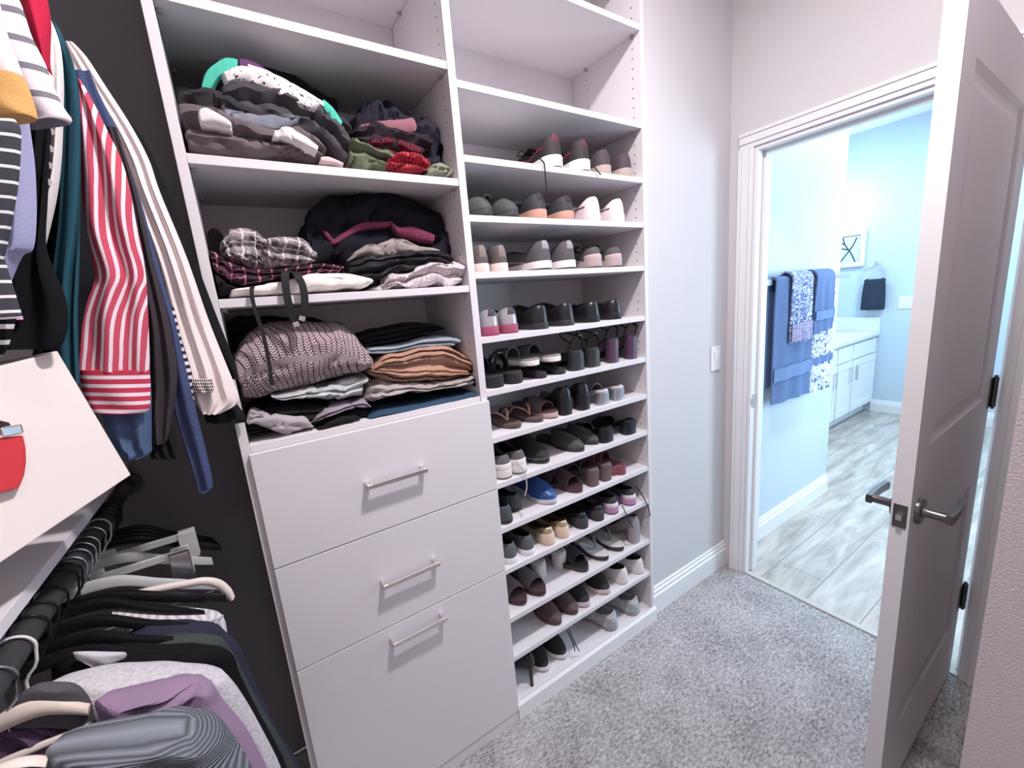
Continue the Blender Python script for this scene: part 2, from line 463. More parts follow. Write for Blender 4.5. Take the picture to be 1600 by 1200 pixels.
# ------------------------------------------------------------------ shoes
def W_of(r): return interp(r, [0, .12, .4, .66, .84, 1], [.37, .37, .33, .5, .46, .36])
class Shoe:
    def __init__(s, name, loc, rz, L=.26, W=.092, zs=.022, zt=.016, H=0, xc=.56, zc=.085, zd=.058, zth=.082, wc=.66, toe=.3, spring=.008):
        s.__dict__.update(locals()); s.root = empty(name, loc, rz)
    def foot(s, x): return s.H * (1 - sm((x / s.L - .12) / .52))
    def thick(s, x): return interp(x / s.L, [0, .45, .75, 1], [s.zs, (s.zs + s.zt) / 2, s.zt, s.zt])
    def lift(s, x): return s.spring * max(0, (x / s.L - .72) / .28) ** 2
    def out(s, a, k=1.0):
        sg = 1 if a < .5 else -1; u = 2 * a if a < .5 else 2 * (1 - a)
        x = s.L * (1 - cos(pi * u)) / 2; w = W_of(x / s.L) * s.W
        hc = .16 * s.L
        if x < hc: w *= max(0, 1 - (1 - x / hc) ** 2.2) ** .5
        tc = s.toe * s.L
        if x > s.L - tc: w *= max(0, 1 - ((x - s.L + tc) / tc) ** 2.3) ** .5
        c = s.L * .5
        return (c + (x - c) * (1 + (k - 1) * .35), sg * w * k)
    def collar(s, a):
        sg = 1 if a < .5 else -1; u = 2 * a if a < .5 else 2 * (1 - a)
        x0 = .014; xe = s.xc * s.L; q = (1 - cos(pi * u)) / 2
        x = x0 + (xe - x0) * q
        w = s.wc * .42 * s.W * max(0, 1 - abs(2 * q - 1) ** 2.6) ** .5
        z = interp(q, [0, .12, .42, .75, 1], [s.zc, s.zc * .97, s.zd, s.zd * .5 + s.zth * .5, s.zth])
        return Vector((x, sg * w, z + s.foot(x)))
    def sup(s, a, t):
        bx, by = s.out(a, 1.0); b = Vector((bx, by, s.thick(bx) + s.foot(bx) + s.lift(bx) - .003)); c = s.collar(a)
        gx = t ** 1.25; gz = 1 - (1 - t) ** 2.1
        p = Vector((b.x + (c.x - b.x) * gx, b.y + (c.y - b.y) * gx, b.z + (c.z - b.z) * gz))
        bul = 1 + .07 * sin(pi * min(1, t * 1.3)) if t < .77 else 1
        p.y *= bul
        return p
    def upper(s, m, lining=None, crumple=0):
        N = 36; rows = [[s.sup(j / N, t / 10) for j in range(N)] for t in range(11)]
        if crumple:
            rows = [[p + Vector((noise.noise(p * 40), noise.noise(p * 40 + Vector((9, 0, 0))), noise.noise(p * 40 + Vector((0, 7, 0))))) * crumple for p in r] for r in rows]
        o = MB().grid(rows, True).build('upper', m, s.root)
        # inside
        r2 = [rows[-1]]
        for k in (.06, .35, .7, 1):
            rr = []
            for j in range(N):
                c = rows[-1][j]; bx, by = s.out(j / N, .86); zz = s.thick(bx) + s.foot(bx) + .006
                bx = min(bx, s.L * .9)
                rr.append(Vector((c.x + (bx - c.x) * (.02 + .5 * k * (k > .06)), c.y * (1 - .06) + (by - c.y) * .6 * k * (k > .06), c.z + (zz - c.z) * k)))
            r2.append(rr)
        mb = MB().grid(r2, True); mb.f.append(tuple(range(len(mb.v) - N, len(mb.v))))
        mb.build('lining', lining or m, s.root)
        return o
    def sole(s, m, k=1.04, split=None, name='sole', foot_only=False):
        N = 44
        def loop(kk, f):
            r = []
            for j in range(N):
                x, y = s.out(j / N, kk); z = s.foot(x) + s.lift(x) + s.thick(x) * f; r.append(Vector((x, y, z)))
            return r
        if split:
            MB().grid([loop(k * .97, 0), loop(k, .06), loop(k, split)], True, False, True).build('outsole', split_m(s), s.root) if False else None
        rows = [loop(k * .96, 0), loop(k, .12), loop(k * .995, .5), loop(k, .92), loop(k * .985, 1.0)]
        return MB().grid(rows, True, False, True).build(name, m, s.root)
    def outsole(s, m, h=.006, k=1.05):
        N = 44; rows = []
        for kk, f in ((k * .97, -.0003), (k, .001), (k, h)):
            rows.append([Vector((s.out(j / N, kk)[0], s.out(j / N, kk)[1], s.foot(s.out(j / N, kk)[0]) + s.lift(s.out(j / N, kk)[0]) + f)) for j in range(N)])
        MB().grid(rows, True, False, True).build('outsole', m, s.root)
    def patch(s, name, m, a0, a1, t0, t1, t0b=None, t1b=None, off=.0018, n=14, both=False):
        """Overlay on the upper; t-limits may differ at the two ends (a tapering stripe)."""
        t0b = t0 if t0b is None else t0b; t1b = t1 if t1b is None else t1b
        mb = MB()
        for flip in ((0, 1) if both else (0,)):
            rows = []
            for i in range(n + 1):
                f = i / n; a = a0 + (a1 - a0) * f; lo = t0 + (t0b - t0) * f; hi = t1 + (t1b - t1) * f; r = []
                for j in range(6):
                    t = lo + (hi - lo) * j / 5; aa = (1 - a) % 1 if flip else a % 1
                    p = s.sup(aa, t); e = .004
                    nrm = (s.sup((aa + e) % 1, t) - s.sup((aa - e) % 1, t)).cross(s.sup(aa, min(1, t + e)) - s.sup(aa, max(0, t - e)))
                    nrm = nrm.normalized() if nrm.length > 1e-12 else Vector((0, 0, 1))
                    if nrm.dot(p - Vector((s.L * .45, 0, .03 + s.foot(p.x)))) < 0: nrm = -nrm
                    r.append(p + nrm * (off if 0 < i < n and 0 < j < 5 else off * .1))
                rows.append(r)
            mb.grid(rows)
        return mb.build(name, m, s.root)
    def laces(s, m, n=4, tongue=None):
        mb = MB()
        for i in range(n):
            t = .52 + .42 * i / max(1, n - 1); e = .10
            a, b = s.sup(.5 - e, t), s.sup(.5 + e, t); c = s.sup(.5, t); up = Vector((0, 0, .004))
            mb.tube(cat_pts([tuple(a + up * .3), tuple((a + c) / 2 + up), tuple(c + up * 1.3), tuple((b + c) / 2 + up), tuple(b + up * .3)], 9), .0022, 6)
        p = s.sup(.5, 1.0)
        for sg in (1, -1):
            mb.tube(cat_pts([tuple(p + Vector((.004, 0, .004))), tuple(p + Vector((.012, sg * .018, .018))), tuple(p + Vector((.022, sg * .03, .004))), tuple(p + Vector((.008, sg * .006, .003)))], 12), .0018, 6)
        mb.build('laces', m, s.root)
        if tongue:
            p = s.sup(.5, .93); rows = []
            for i in range(7):
                f = i / 6; x = p.x + .012 - .05 * f; z = p.z - .004 + .026 * f - .004 * f * f; w = .021 - .003 * f * f
                rows.append([(x, w * q, z - .004 * q * q) for q in (-1, -.6, 0, .6, 1)])
            back = [[(x - .003, y, z - .005) for x, y, z in reversed(r)] for r in rows]
            MB().grid([a + b for a, b in zip(rows, back)], True, False, True).build('tongue', tongue, s.root)
    def heel(s, m, ln=.055, wt=.06, bt=.045, wb=None, name='heel'):
        """Block or slim heel from the raised footbed down to the shelf."""
        N = 20; top = []; bot = []; wb = wb or wt * .85
        rows = []
        for f in (0, .03, .35, .7, 1):
            r = []; l = bt + (ln - bt) * f; w = wb + (wt - wb) * f
            for k in range(N):
                an = 2 * pi * k / N; ca, sa = cos(an), sin(an)
                x = l / 2 * (abs(ca) ** .7) * (1 if ca > 0 else -1); y = w / 2 * (abs(sa) ** .7) * (1 if sa > 0 else -1)
                xx = x + l / 2 + (.004 if f < .5 else .002); r.append((xx, y, f * (s.foot(max(0, xx)) + .004) + (.0 if f else 0)))
            rows.append(r)
        return MB().grid(rows, True, False, True).build(name, m, s.root)
    def dome(s, name, m, x0, x1, h0, h1, th=.003, k=.96, n=14, closed=False, lift0=0, inner=None, fuzz=0, tilt=0):
        """Band or toe-cap arching over the footbed between the fractions x0 and x1 of the length."""
        def row(f, ins):
            x = s.L * (x0 + (x1 - x0) * f); r = []
            xx = min(x, s.L * .995)
            # half width of the outline here
            u = math.acos(max(-1, min(1, 1 - 2 * xx / s.L))) / pi; _, w = s.out(u / 2, k); w = max(.004, w - ins)
            zb = s.foot(xx) + s.lift(xx) + s.thick(xx) - .002
            h = (h0 + (h1 - h0) * f)
            if closed: h = max(.006, h0 * max(0, 1 - f ** 2.2) ** .6 + h1 * f)
            h -= ins
            for j in range(13):
                an = pi * j / 12; r.append(Vector((xx + tilt * sin(an) * h, -cos(an) * w * (1 if j in (0, 12) else 1.02), zb + h * sin(an) ** .8)))
            return r
        outer = [row(i / n, 0) for i in range(n + 1)]; inn = [list(reversed(row(i / n, th))) for i in range(n + 1)]
        rows = [a + b for a, b in zip(outer, inn)]
        if fuzz: rows = [[p + p.normalized() * noise.noise(p * 160) * fuzz for p in r] for r in rows]
        return MB().grid(rows, True, False, True).build(name, m, s.root)

ROWS = {}
def place(row, u, ang=0, gap=.012, toes_out=False, L=.26):
    z = (PL + (.066,))[row]
    y = gap
    X = xat(u, y + .02, z + .03)
    if toes_out:
        r = -pi / 2 + ang; return (X - L * cos(r), y - L * sin(r), z + .0006), r
    return (X, y, z + .0006), pi / 2 + ang

def mc(c, **k):
    nm = 'shoe_%02x%02x%02x_' % c + '_'.join(f'{a}{b}' for a, b in k.items())
    d = dict(rough=.7, bump=.25, bscale=500); d.update(k); return mat(nm, c, **d)
RN = ('top', 'second', 'third', 'fourth', 'fifth', 'sixth', 'seventh', 'eighth', 'ninth', 'tenth', 'eleventh', 'bottom')
def finish(s, row, desc, cat, side=None):
    sd = f', {side.split()[0]} of pair' if side else ''
    tag(s.root, f'{desc}, {RN[row]} shoe row{sd}', cat, f'shoes on the {RN[row]} row of the shoe tower')

SOLEW = mc((232, 228, 228), rough=.5)
def sneaker(row, u, side, desc, up, sole, lining=(40, 38, 40), ang=0, acc=None, tab=None, out=None, lace=None, L=.26, W=.09, gap=.012, zc=.085, zs=.028, toes_out=False, stripe=None, toecap=None, band=None, shiny=False, wide=None, zd=.058, zth=.08, xc=.56, toe=.3, cat='sneaker', loose=None, drape=None):
    loc, rz = place(row, u, ang, gap, toes_out, L)
    s = Shoe('sneaker' if cat == 'sneaker' else cat.replace(' ', '_'), loc, rz, L, W, zs, zs * .7, 0, xc, zc, zd, zth, toe=toe)
    s.upper(mc(up, **({'rough': .25, 'metal': .5} if shiny else {})), mc(lining)); s.sole(mc(sole, rough=.55), 1.05)
    if out: s.outsole(mc(out))
    if tab: s.patch('heel_tab', mc(tab), -.045, .045, .35, .98)
    if band: s.patch('heel_counter', mc(band), -.14, .14, .02, .26)
    if stripe: s.patch('side_stripe', mc(stripe), .12, .34, .25, .30, .55, .62, both=True)
    if acc: s.patch('overlay', mc(acc), .17, .40, .02, .08, .45, .6, both=True)
    if toecap: s.patch('toe_cap', mc(toecap), .37, .63, .02, .5, n=22)
    if lace: s.laces(mc(lace), 5, mc(up))
    if loose:
        mb = MB()
        for pts in loose:
            mb.tube(cat_pts([tuple(hit(*p)) for p in pts], 26), .0023, 6)
        mw = Matrix.Translation(loc) @ Matrix.Rotation(rz, 4, 'Z'); inv = mw.inverted()
        mb.v = [tuple(inv @ Vector(p)) for p in mb.v]
        mb.build('loose_lace', mc(lace or (30, 28, 30)), s.root)
    finish(s, row, desc, cat, side); return s

def flat(row, u, side, desc, up, sole, lining=(50, 46, 46), ang=0, L=.245, W=.082, zs=.01, zc=.055, zd=.036, zth=.04, xc=.72, shiny=False, gap=.012, tab=None, cat='flat shoe', H=0, toes_out=False, cap=None, bow=None, rough=None, metal=None, toe=.28, trim=None):
    loc, rz = place(row, u, ang, gap, toes_out, L)
    s = Shoe(cat.replace(' ', '_'), loc, rz, L, W, zs, zs * .8, H, xc, zc, zd, zth, .8, toe=toe)
    k = {}
    if shiny: k = {'rough': .22}
    if metal: k = {'rough': .25, 'metal': .7}
    s.upper(mc(up, **k), mc(lining)); s.sole(mc(sole, rough=.5), 1.03)
    if tab: s.patch('heel_tab', mc(tab, **k), -.04, .04, .2, .98)
    if trim: s.patch('heel_counter', mc(trim), -.16, .16, .0, .4)
    if cap: s.patch('toe_cap', mc(cap), .38, .62, .02, .55, n=22)
    finish(s, row, desc, cat, side); return s

def heeled(row, u, side, desc, up, hl, foot=(60, 55, 55), H=.07, ang=0, L=.235, W=.078, style='strap', hw=.06, hb=.05, hlen=.055, gap=.012, shiny=False, sole=None, heelonly=False, wide=1, back=True, metal=False, ankle=False):
    loc, rz = place(row, u, ang, gap, False, L)
    s = Shoe('heeled_shoe', loc, rz, L, W, .007, .008, H, .72, .05, .036, .034, .8, toe=.26, spring=.004)
    k = {'rough': .25} if shiny else {}
    if metal: k = {'rough': .3, 'metal': .7}
    s.sole(mc(sole or hl, rough=.5), 1.0)
    s.heel(mc(hl, **k), hlen, hw, hlen * .85, hb)
    if style == 'pump': s.upper(mc(up, **k), mc(foot))
    else:
        s.insole = MB().grid([[Vector((s.out(j / 40, kk)[0], s.out(j / 40, kk)[1], s.foot(s.out(j / 40, kk)[0]) + s.lift(s.out(j / 40, kk)[0]) + s.thick(s.out(j / 40, kk)[0]) + d)) for j in range(40)] for kk, d in ((.96, -.001), (.97, .003), (.9, .005))], True, False, True).build('insole', mc(foot), s.root)
        s.dome('toe_strap', mc(up, **k), .60, .84, .045, .034, .003)
        if ankle:
            mb = MB(); z0 = s.foot(.02) + .012
            mb.tube(cat_pts([(.03, -.034, z0), (.012, -.024, z0 + .04), (.004, 0, z0 + .055), (.012, .024, z0 + .04), (.03, .034, z0)], 16), .0035, 6)
            mb.tube(cat_pts([(.02, -.03, z0 + .03), (.06, -.036, z0 + .05), (.1, 0, z0 + .062), (.06, .036, z0 + .05), (.02, .03, z0 + .03)], 18), .0035, 6)
            mb.build('ankle_strap', mc(up, **k), s.root)
    finish(s, row, desc, 'heeled shoe', side); return s

def slide(row, u, side, desc, bed, strap, sole, toes_out=False, ang=0, L=.25, W=.09, zs=.022, gap=.012, kind='band', z=0, cat='sandal', edge=None, closed=False, h=.05, tiltx=0, shiny=False, x0=.48, fuzz=0):
    loc, rz = place(row, u, ang, gap, toes_out, L)
    loc = (loc[0], loc[1], loc[2] + z)
    s = Shoe(cat.replace(' ', '_'), loc, rz, L, W, zs, zs * .8, 0, .7, toe=.3, spring=.006)
    s.root.rotation_euler = (0, tiltx, rz)
    s.sole(mc(sole, rough=.6), 1.0)
    N = 40
    MB().grid([[Vector((s.out(j / N, kk)[0], s.out(j / N, kk)[1], s.lift(s.out(j / N, kk)[0]) + s.thick(s.out(j / N, kk)[0]) + d)) for j in range(N)] for kk, d in ((.985, -.001), (.99, .003), (.93, .0055), (.86, .004))], True, False, True).build('footbed', mc(bed), s.root)
    k = {'rough': .28} if shiny else {}
    if kind == 'band': s.dome('strap', mc(strap, **k), x0, .80, h, h * .8, .004)
    elif kind == 'two':
        s.dome('strap', mc(strap, **k), .36, .50, h * 1.1, h, .003); s.dome('strap', mc(strap, **k), .62, .78, h * .8, h * .65, .003)
        s.dome('buckle', CHROME, .40, .45, h * 1.13, h * 1.08, .001, k=.99)
    elif kind == 'mule': s.dome('upper', mc(strap, **k), .40, 1.0, h, 0, .004, closed=True, fuzz=fuzz)
    elif kind == 'thong':
        mb = MB(); zt = zs + .004
        for sg in (1, -1):
            mb.tube(cat_pts([(.72 * L, 0, zt), (.66 * L, sg * .012, zt + .02), (.52 * L, sg * .03, zt + .028), (.38 * L, sg * .036, zt - .004)], 14), [.004] * 4 + [.006] * 10, 8, flat=.5)
        mb.build('thong_strap', mc(strap, **k), s.root)
    if edge: s.sole(mc(edge), 1.012, name='welt').scale = (1, 1, .45)
    finish(s, row, desc, cat, side); return s

LR = ('left one', 'right one')
BLK = (26, 25, 27); DK = (44, 42, 45); GREY = (92, 90, 94)
# row 0
for side, u in zip(LR, (866, 910)):
    s = sneaker(0, u, side, 'black running shoe with thick white sole and pink stripe', (48, 44, 48), (240, 238, 240), L=.29, W=.1, zs=.04, zc=.105, zth=.085, stripe=(196, 40, 96), tab=(84, 44, 54), out=(46, 44, 46), lace=(30, 28, 30),
        loose=([[(832, 239, .10), (848, 252, .0), (851, 262, -.012), (853, 285, -.013), (856, 304, -.013)]] if side == LR[0] else [[(925, 254, .02), (931, 264, -.004), (939, 273, -.012)]]))
for side, u in zip(LR, (944, 977)):
    sneaker(0, u, side, 'plum mesh running shoe with beige sole', (74, 62, 70), (176, 158, 150), L=.27, W=.09, zs=.035, zc=.09, lining=(60, 52, 56), gap=.02)
# row 1
for side, u in zip(LR, (757, 799)):
    s = slide(1, u, side, 'charcoal closed toe clog with pale back strap, toe outwards', (52, 50, 52), (72, 72, 74), (60, 60, 62), True, L=.26, W=.095, zs=.02, kind='mule', h=.072, cat='clog')
    s.dome('back_strap', mc((176, 156, 152)), .30, .40, .092, .090, .004)
for side, u in zip(LR, (843, 886)):
    sneaker(1, u, side, 'dark grey sneaker with wavy tan gum sole', (58, 58, 64), (196, 150, 132), L=.27, W=.09, zs=.03, zc=.08, ang=.1, tab=(40, 40, 44))
for side, u in zip(LR, (928, 966)):
    sneaker(1, u, side, 'pale pink white sneaker with black side stripe', (238, 222, 228), (232, 212, 218), L=.26, W=.085, zs=.03, zc=.085, stripe=(30, 28, 30), ang=.05, lining=(30, 28, 30))
# row 2
for side, u in zip(LR, (752, 782)):
    flat(2, u, side, 'brown suede slip-on boat shoe with white sole', (92, 82, 82), (236, 214, 208), L=.27, W=.078, zs=.026, zc=.08, zd=.055, zth=.062, tab=(128, 116, 112), cat='loafer')
for side, u in zip(LR, (851, 889)):
    sneaker(2, u, side, 'large grey running shoe with white midsole on black sole', (84, 82, 86), (238, 226, 228), L=.3, W=.1, zs=.03, zc=.095, ang=.16, out=(52, 52, 54), acc=(150, 144, 148), tab=(150, 146, 150))
for side, u in zip(LR, (930, 962)):
    sneaker(2, u, side, 'grey trail sneaker with pinkish overlays and black laces', (86, 84, 86), (178, 160, 160), L=.26, W=.082, zs=.03, zc=.075, acc=(200, 176, 176), out=(70, 66, 68), lace=(30, 28, 30), toes_out=False, band=(196, 172, 174))
# row 3
for side, u in zip(LR, (767, 797)):
    sneaker(3, u, side, 'shiny silver sneaker with dark collar and magenta sole', (186, 182, 188), (160, 84, 110), L=.26, W=.085, zs=.03, zc=.082, shiny=True, tab=(70, 66, 70), out=(150, 56, 88))
for side, u in zip(LR, (847, 888)):
    flat(3, u, side, 'black leather slip-on nursing shoe', (36, 35, 38), (46, 45, 48), L=.27, W=.092, zs=.02, zc=.08, zd=.06, zth=.085, xc=.5, shiny=True, ang=.15, cat='slip-on shoe')
for side, u in zip(LR, (928, 962)):
    flat(3, u, side, 'glossy black dress loafer with stacked heel', (34, 33, 36), (28, 27, 30), L=.28, W=.09, zs=.026, zc=.075, zd=.055, zth=.07, xc=.52, shiny=True, ang=.1, cat='loafer')
# row 4
for side, u, zz in ((LR[0], 776, 0), (LR[1], 806, 0)):
    slide(4, u, side, 'black leather double strap sandal', (46, 44, 46), (40, 40, 42), (36, 36, 38), kind='two', zs=.034, h=.062, L=.25, W=.09, ang=.1)
for side, u in zip(LR, (844, 874)):
    slide(4, u, side, 'flat black sandal under the pale slides', (44, 40, 46), (40, 36, 42), (36, 34, 38), kind='thong', zs=.014, L=.22, W=.074)
for side, u in zip(LR, (834, 868)):
    slide(4, u, side, 'grey slide with white rim resting on a black sandal', (134, 132, 136), (110, 110, 114), (232, 226, 224), kind='band', zs=.018, z=.05, L=.25, W=.088, h=.045, ang=.12, gap=.005)
for side, u in zip(LR, (902, 927)):
    heeled(4, u, side, 'black strappy sandal with flared block heel', (34, 33, 36), (52, 52, 56), (60, 56, 58), H=.06, hw=.058, hb=.066, hlen=.055, shiny=True, ankle=True)
for side, u in zip(LR, (958, 987)):
    heeled(4, u, side, 'plum sandal with tall block heel', (44, 34, 46), (84, 62, 82), (50, 40, 52), H=.085, hw=.05, hb=.048, hlen=.05, shiny=True, ankle=True)
# row 5
for side, u in zip(LR, (806, 841)):
    slide(5, u, side, 'bronze jewelled thong sandal', (104, 84, 78), (196, 156, 136), (84, 74, 72), True, kind='thong', zs=.012, L=.235, W=.078, ang=.1, shiny=True, gap=.02)
for side, u, g in ((LR[0], 864, .015), (LR[1], 881, .04)):
    slide(5, u, side, 'brown cushioned slide with pale edge', (86, 62, 64), (104, 92, 96), (200, 172, 168), True, kind='band', zs=.022, L=.245, W=.082, ang=.08, gap=g)
for side, u in zip(LR, (884, 912)):
    heeled(5, u, side, 'black pump with thick tapered heel', (28, 27, 29), (34, 33, 36), (40, 38, 40), H=.055, style='pump', hw=.062, hb=.054, hlen=.06, shiny=True)
for side, u in zip(LR, (942, 966)):
    heeled(5, u, side, 'silver sandal with shiny flared heel', (196, 194, 200), (176, 174, 182), (206, 204, 206), H=.045, hw=.052, hb=.062, hlen=.05, metal=True)
# row 6
for side, u in zip(LR, (788, 811)):
    sneaker(6, u, side, 'grey running shoe with white heel counter and dangling lace', (98, 94, 98), (224, 218, 214), L=.265, W=.085, zs=.03, zc=.08, band=(226, 220, 218), lace=(190, 182, 184), out=(110, 100, 98),
        loose=([[(806, 722, .0), (818, 735, -.008), (822, 748, -.016), (823, 762, -.017), (820, 775, -.014)]] if side == LR[1] else None))
for side, u in zip(LR, (850, 836)):
    slide(6, u, side, 'black felt clog with grey footbed, toe outwards', (110, 108, 110), (38, 37, 39), (34, 33, 35), True, kind='mule', L=.245, W=.088, zs=.016, h=.06, ang=.05, cat='clog', gap=.02 if side == LR[0] else .11)
for side, u, g in ((LR[0], 906, .014), (LR[1], 929, .03)):
    slide(6, u, side, 'charcoal suede slipper, toe outwards', (66, 64, 66), (74, 72, 74), (52, 50, 52), True, kind='mule', L=.25, W=.082, zs=.014, h=.05, ang=.12, cat='slipper', gap=g)
for side, u in zip(LR, (948, 984)):
    heeled(6, u, side, 'black mule with low oval block heel', (26, 26, 32), (30, 31, 38), (26, 26, 32), H=.048, hw=.07, hb=.068, hlen=.062, shiny=True, W=.086)
# row 7
for side, u in zip(LR, (791, 805)):
    flat(7, u, side, 'dark green grey slip-on flat', (66, 72, 74), (40, 42, 44), L=.25, W=.08, zs=.012, zc=.06, zd=.042, zth=.05, xc=.6, ang=.12, gap=.012 if side == LR[0] else .06, cat='slip-on shoe')
slide(7, 862, None, 'bright blue rubber clog with white rim, toe outwards', (44, 72, 128), (48, 80, 140), (206, 208, 216), True, kind='mule', L=.245, W=.09, zs=.022, h=.058, ang=.08, cat='clog', gap=.01, shiny=True)
for side, u, g in ((LR[0], 878, .08), (LR[1], 903, .012)):
    slide(7, u, side, 'maroon padded slide sandal, toe outwards', (66, 44, 50), (84, 66, 72), (88, 60, 64), True, kind='band', L=.24, W=.078, zs=.02, ang=.05, gap=g)
for side, u in zip(LR, (927, 947)):
    heeled(7, u, side, 'brown sandal with round block heel', (92, 80, 80), (104, 86, 88), (110, 98, 98), H=.06, hw=.056, hb=.05, hlen=.055)
for side, u in zip(LR, (958, 970)):
    slide(7, u, side, 'red pink platform sandal', (120, 70, 82), (130, 82, 94), (136, 74, 88), kind='band', L=.22, W=.072, zs=.034, gap=.03 if side == LR[0] else .012)
# row 8
for side, u in zip(LR, (798, 825)):
    sneaker(8, u, side, 'grey canvas plimsoll with white rubber sole', (92, 92, 96), (236, 234, 240), L=.25, W=.078, zs=.022, zc=.07, zth=.06)
for side, u in zip(LR, (857, 880)):
    flat(8, u, side, 'metallic gold ballet flat with beige heel band', (200, 180, 148), (196, 172, 154), (90, 76, 70), L=.24, W=.078, zs=.008, zc=.066, metal=True, trim=(222, 196, 178))
for side, u in zip(LR, (910, 935)):
    flat(8, u, side, 'black ballet flat with glossy heel', (34, 33, 36), (46, 42, 46), L=.24, W=.076, zs=.01, zc=.062, shiny=True, trim=(62, 58, 62))
for side, u in zip(LR, (957, 985)):
    sneaker(8, u, side, 'black trail runner with lilac and white sole', (52, 54, 56), (176, 136, 170), L=.25, W=.082, zs=.03, zc=.07, toes_out=False, acc=(120, 116, 120), lace=(40, 38, 42), out=(110, 84, 108), band=(222, 208, 220),
        loose=([[(972, 790, .0), (978, 802, -.006), (985, 818, -.01), (989, 824, -.01)]] if side == LR[0] else [[(994, 760, .06), (1004, 775, .01), (1012, 790, -.006), (1016, 806, -.006)]]))
# row 9
for side, u, g in ((LR[0], 815, .02), (LR[1], 845, .014)):
    slide(9, u, side, 'dark brown toe post slide with moulded footbed, toe outwards', (74, 54, 58), (112, 104, 106), (66, 46, 50), True, kind='band', L=.25, W=.085, zs=.02, ang=.06, gap=g, h=.045)
for side, u in zip(LR, (844, 876)):
    heeled(9, u, side, 'cream sandal with rounded block heel', (206, 200, 196), (212, 206, 202), (214, 208, 204), H=.06, gap=.09, hw=.055, hb=.055, hlen=.058)
for side, u, g in ((LR[0], 892, .06), (LR[1], 912, .012)):
    slide(9, u, side, 'black patent peep toe sandal, toe outwards', (30, 29, 31), (52, 50, 54), (74, 62, 62), True, kind='band', L=.23, W=.08, zs=.02, ang=0, gap=g, h=.056, x0=.55, shiny=True)
for side, u, g in ((LR[0], 944, .012), (LR[1], 968, .016)):
    slide(9, u, side, 'black sandal with grey strap and white footbed, toe outwards', (216, 212, 210), (138, 136, 138), (60, 56, 58), True, kind='thong', L=.24, W=.08, zs=.022, ang=.06, gap=g)
heeled(9, 992, None, 'grey suede pump with tall block heel', (150, 146, 146), (158, 154, 154), (120, 116, 116), H=.075, style='pump', hw=.052, hb=.05, hlen=.052)
# row 10
for side, u in zip(LR, (870, 896)):
    slide(10, u, side, 'brown suede slipper, toe outwards', (70, 56, 56), (88, 70, 70), (74, 58, 58), True, kind='mule', L=.25, W=.084, zs=.014, h=.055, ang=.06, cat='slipper')
for side, u in zip(LR, (914, 946)):
    flat(10, u, side, 'black knit slip-on with ribbed pale pink sole, toe outwards', (32, 31, 33), (216, 196, 198), L=.26, W=.088, zs=.024, zc=.07, zd=.055, zth=.06, xc=.5, ang=0, toes_out=True, cat='slip-on shoe')
for side, u in zip(LR, (974, 999)):
    flat(10, u, side, 'white leather sneaker with thin black sole line', (220, 214, 214), (212, 206, 206), L=.255, W=.082, zs=.02, zc=.07, zd=.055, zth=.075, xc=.5, ang=.12, cat='sneaker', lining=(60, 62, 62))
# row 11
heeled(11, 828, None, 'black stiletto with thin high heel', (36, 35, 37), (34, 33, 36), (96, 90, 90), H=.085, style='pump', hw=.014, hb=.012, hlen=.016, shiny=True)
for side, u in zip(LR, (850, 878)):
    flat(11, u, side, 'black canvas slip-on with white rubber sole, toe outwards', (32, 31, 33), (224, 220, 218), L=.25, W=.082, zs=.022, zc=.065, zd=.05, zth=.055, xc=.5, ang=0, toes_out=True, cat='slip-on shoe', gap=.03)
fur = mc((176, 176, 180), bump=1.0, bscale=140, var=.3, vscale=60)
for side, u in zip(LR, (958, 992)):
    loc, rz = place(11, u, .25, .012, False, .25)
    s = Shoe('fuzzy_slipper', loc, rz, .25, .098, .014, .012, 0, .6, .075, .06, .066, .7)
    up = s.upper(fur, fur, .008); s.sole(mc((140, 140, 144)), 1.02)
    sd = up.modifiers.new('subdivision', 'SUBSURF'); sd.levels = sd.render_levels = 2
    tx = bpy.data.textures.get('shag') or bpy.data.textures.new('shag', 'CLOUDS'); tx.noise_scale = .006
    dm = up.modifiers.new('shag', 'DISPLACE'); dm.texture = tx; dm.strength = .007; dm.mid_level = .4
    finish(s, 11, 'light grey fuzzy house slipper', 'slipper', side)
# thin laces hanging over the lowest shelf edge
mb = MB()
for pts in ([(886, 985, .04), (893, 1000, .0), (897, 1010, -.002), (898, 1017, .0)], [(889, 983, .04), (896, 1000, .0), (902, 1012, .0), (905, 1017, .002)]):
    mb.tube(cat_pts([tuple(hit(*p)) for p in pts], 16), .0022, 6)
tag(mb.build('shoe_lace', mc((20, 20, 22))), 'pair of black lace ends hanging beside the black slip-ons, bottom row of shoes', 'shoe lace')

